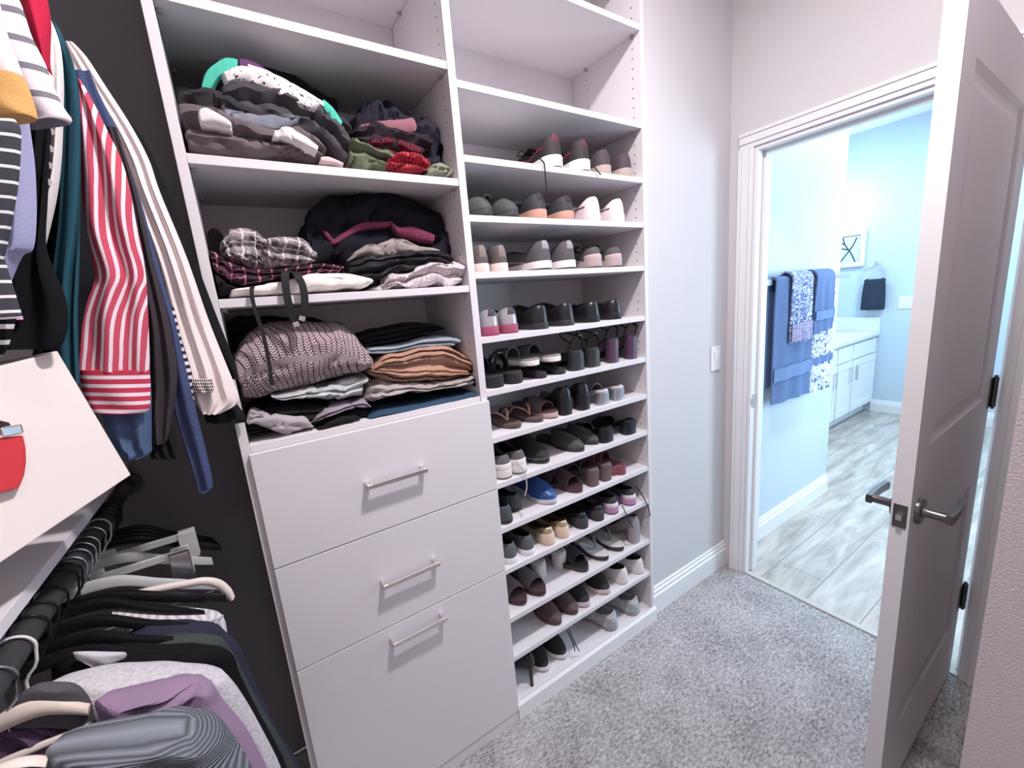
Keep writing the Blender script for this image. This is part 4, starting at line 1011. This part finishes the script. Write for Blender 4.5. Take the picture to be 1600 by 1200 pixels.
drape('sleeve', m, [(200, 165, 182), (300, 192, 214), (400, 212, 238), (500, 230, 264), (560, 232, 275), (600, 232, 277), (650, 232, 270), (683, 236, 264), (692, 240, 258)], -.112, .024, g, folds=2, seed=6)
drape('hem', cloth('near_black_knit', (30, 29, 32)), [(600, 226, 250), (660, 230, 268), (700, 232, 276), (716, 236, 278)], -.105, .02, g, n=10)
g = garment('knit_top.001', 'denim blue top whose hem shows below the red striped cuff', 'top', -.13)
drape('body', cloth('denim_blue_knit', (80, 98, 130), .3), [(480, 120, 226), (600, 140, 236), (650, 160, 237), (690, 172, 237), (708, 186, 236), (715, 196, 216)], -.13, .03, g, n=20, folds=2)
g = garment('striped_shirt', 'red and white striped shirt with horizontally striped cuff', 'shirt', -.15)
rs_m = rib('red_white_stripe', (240, 224, 232), .0112, (200, 84, 104), 'U', wob=.006, duty=.62, soft=False)
body(g, rs_m, -.15, 1.53, 2.0, -.17)
drape('sleeve', rs_m, [(125, 120, 126), (135, 121, 132), (160, 122, 146), (200, 124, 166), (250, 125, 190), (300, 126, 204), (350, 127, 213), (385, 134, 221), (430, 147, 228), (460, 138, 230), (500, 127, 232), (560, 122, 234), (580, 121, 234)], -.15, .028, g, folds=2, amp=.007, seed=7, n=50, cols=26)
drape('cuff', rib('red_white_cuff', (240, 224, 232), .0145, (196, 66, 88), 'V', duty=.58, soft=False), [(578, 123, 234), (600, 126, 235), (620, 132, 235), (638, 141, 234), (645, 146, 226)], -.154, .024, g, folds=1, amp=.003, seed=8, n=14, close_top=False)
g = garment('jacket.001', 'black jacket hanging between teal cardigan and red striped shirt', 'jacket', -.178)
m = cloth('black_suiting', (22, 23, 26)); body(g, m, -.178, 1.53, 2.0, -.17)
drape('sleeve', m, [(180, 88, 126), (300, 84, 128), (400, 70, 142), (440, 66, 147), (480, 60, 134), (560, 50, 122), (640, 40, 124)], -.178, .024, g, folds=2, seed=9)
g = garment('cardigan.002', 'teal ribbed cardigan hanging beside the red striped shirt', 'cardigan', -.198)
m = rib('teal_rib', (42, 88, 104), .009); body(g, m, -.198, 1.53, 1.98, -.16)
drape('sleeve', m, [(28, 76, 82), (50, 82, 95), (75, 88, 106), (110, 93, 118), (150, 96, 124), (200, 98, 125), (300, 95, 126), (370, 90, 125), (430, 82, 124), (500, 80, 122), (600, 84, 125)], -.198, .022, g, folds=2, amp=.005, seed=10, cols=22)
g = garment('blouse.001', 'white blouse with buttoned edge hanging beside the teal cardigan', 'blouse', -.222)
m = cloth('white_poplin', (240, 234, 232), .04); body(g, m, -.222, 1.53, 1.96, -.16)
drape('sleeve', m, [(24, 70, 76), (50, 70, 88), (80, 72, 95), (130, 76, 99), (190, 80, 98), (250, 76, 95), (300, 72, 89), (350, 66, 78), (400, 58, 65), (430, 54, 57)], -.222, .03, g, folds=1, seed=11)
for v, u in ((205, 79), (232, 78), (258, 76), (284, 74)):
    rel(g, MB().tube([hit(u, v, -.242), hit(u, v, -.247)], .0045, 10)).build('button', c_white, g)
g = garment('jacket.002', 'black jacket hanging between lavender shirt and white buttoned blouse', 'jacket', -.246)
m = cloth('black_twill', (20, 21, 24)); body(g, m, -.246, 1.53, 1.96, -.16)
drape('body_front', m, [(186, 40, 82), (250, 44, 78), (320, 44, 74), (380, 36, 72), (420, 10, 84), (470, -10, 104), (515, -30, 106), (540, -30, 96), (546, -30, 90)], -.246, .022, g, folds=2, seed=12)
g = garment('top', 'crimson top draped between grey striped shirt and white blouse', 'top', -.262)
m = cloth('crimson_jersey', (196, 40, 72), .15); body(g, m, -.262, 1.53, 1.97, -.15)
drape('sleeve', m, [(-20, 20, 70), (0, 32, 74), (30, 42, 78), (60, 52, 77), (95, 68, 76), (108, 73, 76)], -.262, .03, g, folds=1, seed=13)
g = garment('striped_shirt.001', 'pale grey marl shirt with dark stripes and short flared sleeve', 'shirt', -.292)
m = rib('grey_marl_stripe', (226, 216, 222), .031, (124, 122, 130), 'V', wob=.004, duty=.24, soft=False); body(g, m, -.292, 1.53, 1.94, -.15)
drape('sleeve', m, [(-30, -40, 8), (0, -40, 30), (30, -35, 41), (60, -30, 51), (100, -20, 71), (140, -10, 86), (170, 0, 101), (186, 10, 112), (193, 20, 108), (195, 30, 80)], -.292, .03, g, folds=1, amp=.004, seed=14)
g = garment('shirt', 'lavender shirt hanging behind the black and white striped one', 'shirt', -.322)
m = cloth('lavender_jersey', (166, 168, 204), .1); body(g, m, -.322, 1.53, 1.93, -.14)
drape('sleeve', m, [(150, -40, 40), (200, -40, 47), (250, -40, 54), (300, -45, 57), (350, -50, 57), (390, -50, 52), (400, -50, 36), (440, -55, 18), (480, -60, 2), (500, -60, -10)], -.322, .024, g, folds=2, seed=15)
g = garment('shirt.001', 'white and mustard colour block shirt at the left frame edge', 'shirt', -.352)
m = cloth('warm_white_jersey', (238, 220, 220), .05); body(g, m, -.352, 1.53, 1.9, -.13)
drape('sleeve', m, [(-20, -60, -6), (30, -60, 6), (60, -60, 14), (95, -60, 28), (125, -60, 38)], -.352, .03, g, folds=1, amp=.003, n=16)
drape('mustard_hem', cloth('mustard_jersey', (212, 164, 104), .1), [(120, -60, 37), (140, -60, 46), (160, -60, 53), (178, -60, 58), (186, -60, 59)], -.355, .034, g, folds=1, amp=.003, n=14, close_top=False)
g = garment('striped_shirt.002', 'charcoal shirt with thin white stripes at the left frame edge', 'shirt', -.382)
m = rib('charcoal_white_stripe', (70, 70, 78), .0165, (236, 234, 236), 'V', wob=.004, duty=.2, soft=False); body(g, m, -.382, 1.53, 1.88, -.13)
drape('sleeve', m, [(186, -60, 22), (200, -60, 32), (230, -60, 33), (280, -60, 30), (320, -60, 24), (360, -60, 17), (400, -60, 8), (440, -60, -4)], -.382, .024, g, folds=1, amp=.003, seed=16)
g = garment('striped_shirt.003', 'black shirt with short white dashes at the left frame edge', 'shirt', -.30)
m = rib('black_white_dash', (20, 20, 22), .020, (236, 234, 236), 'V', duty=.3, soft=False)
drape('body', m, [(482, -60, 31), (500, -60, 25), (520, -60, 20), (545, -60, 12), (556, -60, 4)], -.30, .03, g, folds=1, amp=.002, n=14)

# ------------------------------------------------------------------ hangers and garments on the lower rod
gl = 'hangers on the lower rod'
CLEAR = mat('smoky_clear_plastic', (225, 225, 225), .15, spec=.6); CLEAR.node_tree.nodes['Principled BSDF'].inputs['Transmission Weight'].default_value = .3
IVORY = mat('ivory_plastic', (226, 212, 204), .4); BLKP = mat('black_plastic', (20, 20, 22), .3)
def hook(y, r=.0019, dz=.067, x=RXP):
    R_ = .0205
    c = [(x + cos(a) * R_, y, RZ + sin(a) * R_) for a in [pi * (1.12 - 1.25 * k / 10) for k in range(11)]]
    e = c[-1]
    return c + [(e[0] - .004, y, e[2] - .02), (x + .002, y, RZ - .045), (x, y, RZ - dz)]
def hanger(label, y, m, half=.21, drop=.10, wire=.0022, kind='wire', hm=None, rzz=0):
    y = LY(y); half *= .893; drop *= .893
    g = empty('clothes_hanger', (RXP, y, RZ)); tag(g, label, 'hanger', gl); g.rotation_euler = (0, 0, rzz)
    rel(g, MB().tube(cat_pts(hook(y), 30), .0019, 7)).build('hook', hm or STEEL, g)
    z0 = RZ - .067
    if kind == 'wire':
        pts = [(RXP, y, z0), (RXP + half, y, z0 - drop), (RXP + half - .012, y, z0 - drop - .012), (RXP - half + .012, y, z0 - drop - .012), (RXP - half, y, z0 - drop), (RXP, y, z0)]
        rel(g, MB().tube(pts, wire, 7)).build('frame', m, g)
    elif kind == 'bar':
        c = cat_pts([(RXP - half, y, z0 - drop), (RXP - half * .55, y, z0 - drop * .4), (RXP - .04, y, z0 + .004), (RXP + .04, y, z0 + .004), (RXP + half * .55, y, z0 - drop * .4), (RXP + half, y, z0 - drop)], 30)
        mb = MB().grid([[(p[0], p[1] + a * interp(i, [0, 4, 25, 29], [.3, 1, 1, .3]), p[2] + b) for a, b in ((-.007, -.008), (.007, -.008), (.008, 0), (.005, .009), (-.005, .009), (-.008, 0))] for i, p in enumerate(c)], True, False, True)
        rel(g, mb).build('frame', m, g)
    elif kind == 'clip':
        rel(g, MB().box(RXP - half, RXP + half, y - .004, y + .004, z0 - .012, z0 + .004).box(RXP - .016, RXP + .016, y - .0035, y + .0035, z0, z0 + .014)).build('bar', m, g, smooth=False, bevel=.002)
        for sg in (1, -1):
            cp = MB().box(RXP + sg * half - .016, RXP + sg * half + .016, y - .010, y - .004, z0 - .06, z0 + .008).box(RXP + sg * half - .016, RXP + sg * half + .016, y + .004, y + .010, z0 - .06, z0 + .008)
            rel(g, cp).build('clip', m, g, smooth=False, bevel=.002)
    return g
for i, y in enumerate((.33, .31, .285, .265)):
    hanger(('rearmost black wire hanger by the back wall', 'second black hanger from the back wall', 'third black hanger from the back wall', 'fourth black hanger from the back wall, before the clear ones')[i], y, BLKP, .19 + .008 * i, .09, .004, 'bar', BLKP)
hanger('clear plastic skirt hanger farthest back among the clear ones', .215, CLEAR, .155, .05, kind='clip', hm=CLEAR)
hanger('clear plastic hanger with sloping arms in the middle of the rod', .165, CLEAR, .2, .075, kind='bar', hm=STEEL)
hg = hanger('clear plastic skirt hanger with striped metal clip', .115, CLEAR, .15, .05, kind='clip', hm=STEEL)
rel(hg, MB().box(-.18, -.145, LY(.115) - .022, LY(.115) - .012, .975, 1.038)).build('metal_clip', STEEL, hg, smooth=False, bevel=.002)
hanger('thin wire hanger between the clear plastic hangers', .085, STEEL, .21, .1)
hanger('clear plastic hanger nearest the viewer among the clear ones', .055, CLEAR, .215, .09, kind='bar', hm=STEEL)
hanger('glossy black hanger in front of the ivory one', -.005, BLKP, .23, .095, kind='bar', hm=BLKP)
hanger('white wire hanger with twisted neck carrying the grey boucle cardigan', -.235, IVORY, .2, .09, hm=mat('white_coated_wire', (226, 224, 224), .3))
for lb, yy, hf in (('black hanger under the white striped top', -.03, .19), ('black hanger inside the dark navy coat', -.09, .20), ('black hanger inside the dark green coat', -.14, .20), ('black hanger inside the black coat', -.18, .20)):
    hanger(lb, yy, BLKP, hf, .10, kind='bar', hm=BLKP)
def whang(label, name, y, px, m):
    y = LY(y)
    g = empty(name, (RXP, y, RZ)); tag(g, label, 'hanger', gl)
    rel(g, MB().tube(cat_pts(hook(y, dz=.07), 30), .0019, 7)).build('hook', STEEL, g)
    T, B = px; T = cat_pts(T, 26); B = cat_pts(B, 26)
    rows = []
    for t, b in zip(T, B):
        p, q = hit(*t, y), hit(*b, y); c = (p + q) / 2; h = (p - q) / 2
        rows.append([c + h * sin(a) + Vector((0, .007 * cos(a), 0)) for a in [2 * pi * k / 10 for k in range(10)]])
    rel(g, MB().grid(rows, True, False, True)).build('shoulder_bar', m, g); return g
whang('ivory padded hanger with rounded shoulder end behind the white striped top', 'clothes_hanger', .02, ([(112, 950), (150, 940), (200, 926), (250, 914), (290, 907), (320, 902), (345, 906), (361, 919), (367, 932)], [(112, 960), (150, 951), (200, 937), (250, 925), (290, 918), (318, 914), (338, 919), (350, 929), (360, 939)]), IVORY)
hw_ = whang('cream wooden hanger carrying the lilac cardigan', 'clothes_hanger', -.30, ([(-90, 1160), (-40, 1140), (0, 1116), (35, 1100), (70, 1093), (105, 1095), (140, 1101)], [(-90, 1180), (-40, 1165), (0, 1144), (35, 1128), (70, 1117), (105, 1115), (139, 1116)]), mat('cream_wood', (222, 206, 194), .5, var=.06))
rel(hw_, MB().tube([hit(-40, 1215, LY(-.30)), hit(0, 1192, LY(-.30)), hit(70, 1162, LY(-.30)), hit(143, 1133, LY(-.30))], .0045, 8)).build('trouser_bar', IVORY, hw_)
whang('ivory hanger carrying the grey ribbed sweater at the bottom of the frame', 'clothes_hanger', -.43, ([(-60, 1230), (-20, 1205), (20, 1190), (50, 1185), (75, 1186)], [(-60, 1240), (-20, 1215), (20, 1199), (50, 1193), (75, 1194)]), IVORY)

gg = 'garments on the lower rod'
def low(name, label, cat, y, m, rows, th=.05, part_name='body', **k):
    y = LY(y); g = empty(name, (RXP, y, .7)); tag(g, label, cat, gg); drape(part_name, m, rows, y, th, g, **k); return g
low('knit_top', 'white striped top hanging under the clear hangers', 'top', -.03, rib('white_rib', (228, 224, 226), .012, (176, 172, 176), 'U'), [(954, 176, 186), (958, 176, 260), (960, 200, 340), (966, 180, 350), (980, 182, 354), (1010, 190, 357), (1060, 200, 362), (1150, 200, 370), (1300, 200, 380)], .05, seed=20)
low('coat', 'dark navy coat on the lower rod, farthest back of the coats', 'coat', -.09, cloth('navy_wool', (46, 46, 62)), [(974, 225, 330), (980, 215, 345), (990, 200, 356), (1005, 200, 372), (1030, 210, 384), (1080, 220, 405), (1140, 230, 435), (1200, 240, 470), (1300, 240, 500)], .06, seed=21)
low('coat.001', 'dark green coat with satin lining on the lower rod', 'coat', -.14, cloth('dark_green_wool', (62, 68, 66)), [(995, 282, 330), (1000, 250, 350), (1010, 200, 357), (1025, 180, 368), (1060, 190, 385), (1110, 200, 412), (1160, 210, 442), (1200, 220, 462), (1300, 220, 490)], .05, seed=22)
low('coat.002', 'black coat hanging on a black hanger behind the grey boucle cardigan', 'coat', -.18, cloth('black_coat_wool', (18, 18, 20)), [(1012, 250, 345), (1018, 130, 360), (1030, 90, 368), (1050, 80, 374), (1100, 90, 398), (1150, 100, 425), (1200, 110, 448), (1300, 120, 470)], .05, seed=23)
o = drape('folded_scarf', cloth('silver_satin', (196, 192, 198), rough=.4), [(1019, 114, 196), (1024, 116, 198), (1032, 122, 190), (1039, 140, 165)], LY(-.205), .01, None, n=10, folds=1, amp=.002); tag(o, 'strip of pale satin lying across the black coat collar', 'scarf', gg)
g = low('cardigan', 'light grey boucle cardigan on the lower rod', 'cardigan', -.25, mat('grey_boucle', (196, 192, 196), .95, bump=1.0, bscale=240, var=.35, vscale=160, spec=.1), [(1050, 190, 340), (1054, 150, 354), (1062, 100, 362), (1075, 60, 372), (1100, 20, 388), (1140, -20, 410), (1192, -40, 436), (1260, -60, 460), (1320, -60, 480)], .07, amp=.004, seed=24)
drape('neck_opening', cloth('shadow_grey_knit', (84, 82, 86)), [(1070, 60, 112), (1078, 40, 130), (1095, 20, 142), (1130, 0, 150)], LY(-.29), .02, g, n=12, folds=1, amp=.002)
g = low('cardigan.001', 'lilac cardigan on a cream wooden hanger', 'cardigan', -.31, cloth('lilac_jersey', (146, 122, 148), .12, bump=.5), [(1063, 296, 312), (1068, 262, 330), (1076, 226, 338), (1086, 180, 344), (1096, 148, 352), (1130, 158, 380), (1160, 166, 398), (1200, 176, 418), (1260, 190, 440), (1320, 200, 450)], .05, folds=3, amp=.008, seed=25)
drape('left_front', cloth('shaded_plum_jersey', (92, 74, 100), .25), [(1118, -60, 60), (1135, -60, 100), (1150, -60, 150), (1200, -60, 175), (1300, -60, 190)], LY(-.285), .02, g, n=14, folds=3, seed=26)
g = low('sweater', 'grey blue ribbed sweater nearest the viewer on the lower rod', 'sweater', -.42, rib('grey_blue_rib', (132, 138, 146), .012), [(1134, 285, 310), (1138, 240, 342), (1146, 190, 356), (1154, 130, 364), (1162, 90, 371), (1172, 72, 380), (1200, 68, 394), (1260, 60, 410), (1320, 60, 420)], .08, folds=2, amp=.004, seed=27, cols=26)
0 and drape('collar', cloth('grey_blue_collar', (140, 146, 152), bump=.6), [(1140, 292, 330), (1144, 240, 346), (1150, 200, 348), (1156, 150, 345)], LY(-.470), .02, g, n=10, folds=1, amp=.002)

# ------------------------------------------------------------------ bathroom
bar = empty('towel_bar', (2.8, -.03, 1.485)); tag(bar, 'flat chrome towel bar on the pale blue bathroom wall', 'towel bar')
rel(bar, MB().box(2.225, 3.24, -.052, -.044, 1.470, 1.500)).build('bar', CHROME, bar, smooth=False, bevel=.001)
for x in (2.225, 3.22): rel(bar, MB().box(x, x + .02, -.0438, .0215, 1.472, 1.498)).build('post', CHROME, bar, smooth=False, bevel=.001)
gt = 'towels on the bathroom towel bar'
def towel(name, label, m, y, u0, u1, vt, v0, v1, back, th=.018, lip=None):
    """Towel folded over the bar: front flap from column u0 to u1, bottom edge at v0..v1."""
    yb = -.048; zt = hit(u0, vt, y).z; x0 = hit(u0, (vt + v0) / 2, y).x; x1 = hit(u1, (vt + v1) / 2, y).x; zb0 = hit(u0, v0, y).z; zb1 = hit(u1, v1, y).z
    t = empty(name, ((x0 + x1) / 2, yb, 1.5)); tag(t, label, 'towel', gt)
    prof = []; r = abs(y - yb)
    rows = []; uv = []; N = 26
    for i in range(N):
        f = i / (N - 1); x = x0 + (x1 - x0) * f; zb = zb0 + (zb1 - zb0) * f
        path = [(y, zb + (1.49 - zb) * k / 10) for k in range(11)] + [(yb - r * cos(a), 1.49 + r * sin(a)) for a in [pi * k / 8 for k in range(1, 9)]] + [(yb + r, 1.49 - back * k / 8) for k in range(1, 9)]
        w = .006 * sin(f * 15 + 1) + .004 * noise.noise(Vector((f * 6, x, 0)))
        ring = []
        for k, (yy, z) in enumerate(path):
            ww = w * (1 if k < 11 else .3) * min(1, abs(z - 1.5) * 6)
            ring.append((x, min(yy + ww, .01), z))
        ins = [(p[0], yb + (p[1] - yb) * (1 - .007 / max(.01, abs(p[1] - yb))) if abs(p[1] - yb) > .008 else p[1], p[2] - (.007 if 11 <= k < 19 else 0)) for k, p in enumerate(ring)]
        rows.append(ring + ins[::-1])
        uv += [(x, k * .06) for k in range(len(ring))] + [(x, k * .06) for k in range(len(ring))][::-1]
    rel(t, MB().grid(rows, True, False, True, uv)).build('terry_cloth', m, t)
    if lip:
        z0, z1, lm = lip
        rel(t, MB().grid([[(x0 + (x1 - x0) * k / 8, y - .0075 + .006 * sin(k / 8 * 15 + 1), z) for k in range(9)] for z in (zb0 + z0, zb0 + z1)])).build('woven_band', lm, t)
    return t
tb1 = mat('blue_terry', (96, 118, 160), .95, bump=.7, bscale=500, var=.15); tb2 = mat('blue_terry_band', (106, 130, 172), .8, bump=.3)
towel('bath_towel', 'long plain blue bath towel at the left of the towel bar', tb1, -.070, 1211, 1269, 434, 632, 612, .55, lip=(.12, .19, tb2))
towel('bath_towel.001', 'white bath towel with blue floral border hanging right of the blue one', floral('floral_terry_white', (216, 220, 232), (70, 96, 150), 26, .5), -.072, 1269, 1301, 434, 612, 603, .5, lip=(.16, .20, tb1))
towel('hand_towel', 'blue hand towel with white floral scrolls over the long blue towel', floral('floral_terry_blue', (96, 112, 162), (214, 220, 234), 24, .48), -.092, 1239, 1269, 431, 536, 530, .25, lip=(.01, .10, floral('floral_border', (170, 160, 190), (90, 90, 130), 90, .5)))
towel('hand_towel.001', 'small plain blue hand towel at the right end of the bar', tb1, -.094, 1276, 1303, 429, 523, 512, .25, lip=(.08, .13, tb2))

va = empty('vanity_cabinet', (4.9, .75, 0)); tag(va, 'white bathroom vanity cabinet under a marble top', 'vanity')
VW = mat('vanity_paint', (238, 240, 244), .4)
def vp(n, b, m=VW, p=None, bv=.002): return rel(va, MB().box(*b)).build(n, m, p or va, smooth=False, bevel=bv)
vp('carcass', (4.0, 5.647, .475, 1.045, .10, .83)); vp('toe_kick', (4.0, 5.647, .53, 1.045, 0, .10))
for x0, x1 in ((4.03, 4.62), (4.66, 4.98), (5.02, 5.61)):
    dr = vp('drawer', (x0, x1, .455, .475, .665, .81))
    dd = vp('door', (x0, x1, .455, .475, .13, .645))
    for (a, b, c, d) in ((x0, x1, .13, .19), (x0, x1, .585, .645), (x0, x0 + .06, .1905, .5845), (x1 - .06, x1, .1905, .5845)): vp('frame_rail', (a, b, .449, .4555, c, d), VW, dd)
    hx = x0 + .05 if x0 > 5 else x1 - .05
    vp('handle', (hx - .012, hx + .012, .425, .449, .45, .60), CHROME, dd)
MARB = mat('white_marble', (228, 230, 234), .25, var=.12, vscale=7)
ct = empty('countertop', (4.9, .75, .83)); tag(ct, 'white marble counter with side splash on the vanity', 'countertop')
rel(ct, MB().box(3.98, 5.648, .44, 1.048, .832, .868)).build('slab', MARB, ct, smooth=False, bevel=.003)
rel(ct, MB().box(5.628, 5.648, .445, 1.048, .869, 1.02)).build('side_splash', MARB, ct, smooth=False, bevel=.002)

pf = empty('picture_frame', (5.64, .80, 1.72)); tag(pf, 'white framed picture of dark branches on the far bathroom wall', 'picture')
rel(pf, MB().box(5.615, 5.649, .62, 1.02, 1.56, 1.60).box(5.615, 5.649, .62, 1.02, 1.885, 1.925).box(5.615, 5.649, .62, .66, 1.60, 1.885).box(5.615, 5.649, .98, 1.02, 1.60, 1.885)).build('frame', TRIM, pf, smooth=False, bevel=.002)
art = rel(pf, MB().box(5.636, 5.646, .66, .98, 1.60, 1.885)).build('print', mat('pale_print', (206, 210, 220), .6), pf, smooth=False)
br = MB()
for pts in ([(.70, 1.61), (.74, 1.70), (.80, 1.80), (.82, 1.87)], [(.84, 1.61), (.78, 1.70), (.73, 1.78), (.70, 1.86)], [(.80, 1.80), (.87, 1.83), (.92, 1.80)], [(.88, 1.61), (.86, 1.70), (.90, 1.75)], [(.76, 1.74), (.85, 1.76), (.95, 1.72)]):
    br.tube(cat_pts([(5.635, a, b) for a, b in pts], 12), .006, 6)
rel(pf, br).build('painted_branches', mat('dark_ink', (70, 66, 78), .7), art)
rel(pf, MB().box(5.6335, 5.636, .86, .93, 1.61, 1.655)).build('painted_pot', mat('rust_ink', (150, 96, 70), .7), art, smooth=False)

tr = empty('towel_ring', (5.60, .51, 1.44)); tag(tr, 'round chrome towel ring on the far bathroom wall', 'towel ring')
rel(tr, MB().tube([(5.6, .510 + cos(a) * .100, 1.475 + sin(a) * .100) for a in [2 * pi * k / 40 for k in range(40)]], .006, 8, True)).build('ring', CHROME, tr)
rel(tr, MB().tube([(5.65, .510, 1.578), (5.592, .510, 1.578)], .016, 14)).build('post', CHROME, tr)
nv = cloth('slate_navy_terry', (52, 60, 76), .15, bump=.7)
t = empty('hand_towel', (5.6, .510, 1.3)); tag(t, 'dark slate hand towel hanging from the chrome towel ring', 'towel')
rows = []
for f, w, d in ((0, .068, .02), (.04, .080, .032), (.15, .086, .03), (.5, .094, .034), (.95, .098, .034), (1, .095, .028)):
    z = 1.415 - .315 * f
    rows.append([(5.6 + d * math.copysign(abs(sin(a)) ** .6, sin(a)) + .004 * sin(5 * a), .510 + w * math.copysign(abs(cos(a)) ** .6, cos(a)), z) for a in [2 * pi * k / 28 for k in range(28)]])
rel(t, MB().grid(rows, True, False, True)).build('terry_cloth', nv, t)
rel(t, MB().tube([(5.6, .510 + cos(a) * .100, 1.475 + sin(a) * .100) for a in [pi * (1.22 + .56 * k / 12) for k in range(13)]], .02, 10)).build('gathered_fold', nv, t)
o2 = empty('light_switch', (5.65, .26, 1.16)); tag(o2, 'white double switch plate on the far bathroom wall', 'light switch')
rel(o2, MB().box(5.643, 5.650, .19, .32, 1.10, 1.22)).build('wall_plate', TRIM, o2, smooth=False, bevel=.002)
rel(o2, MB().box(5.640, 5.644, .205, .245, 1.125, 1.195).box(5.640, 5.644, .262, .302, 1.125, 1.195)).build('rocker', TRIM, o2, smooth=False, bevel=.001)

# ------------------------------------------------------------------ lights
def lamp(name, typ, loc, e, col=(1, 1, 1), size=.1, size_y=None, rot=(0, 0, 0)):
    l = bpy.data.lights.new(name, typ); l.energy = e; l.color = col
    if typ == 'AREA':
        l.size = size
        if size_y: l.shape = 'RECTANGLE'; l.size_y = size_y
    else: l.shadow_soft_size = size
    o = bpy.data.objects.new(name, l); COL.objects.link(o); o.location = loc; o.rotation_euler = rot; return o
lamp('closet_ceiling_lamp', 'AREA', (.72, -.8, 2.86), 30, (1, .945, .96), .14)
lamp('closet_rear_fill', 'AREA', (.1, -1.75, 2.86), 4, (1, .95, .96), .3)  # unseen fill added behind the camera to lift the closet
lamp('bathroom_ceiling_lamp', 'AREA', (4.3, -.6, 2.87), 50, (.62, .86, 1), .9, .7)
lamp('bathroom_vanity_lamp', 'POINT', (5.2, .88, 2.2), 9, (.62, .88, 1), .06)
lamp('bathroom_side_fill', 'AREA', (3.2, -1.58, 1.5), 42, (.68, .88, 1), .9, 1.1, (pi / 2, 0, pi * .16))  # unseen light added to brighten the wall strip through the doorway; no window here
w = bpy.data.worlds.new('world'); SC.world = w; w.use_nodes = True
w.node_tree.nodes['Background'].inputs[0].default_value = (.8, .8, .8, 1); w.node_tree.nodes['Background'].inputs[1].default_value = .3
SC.view_settings.view_transform = 'Standard'; SC.view_settings.look = 'None'; SC.view_settings.gamma = 1
SC.view_settings.exposure = 0.5
SC.view_settings.use_curve_mapping = False
SC.cycles.diffuse_bounces = 3
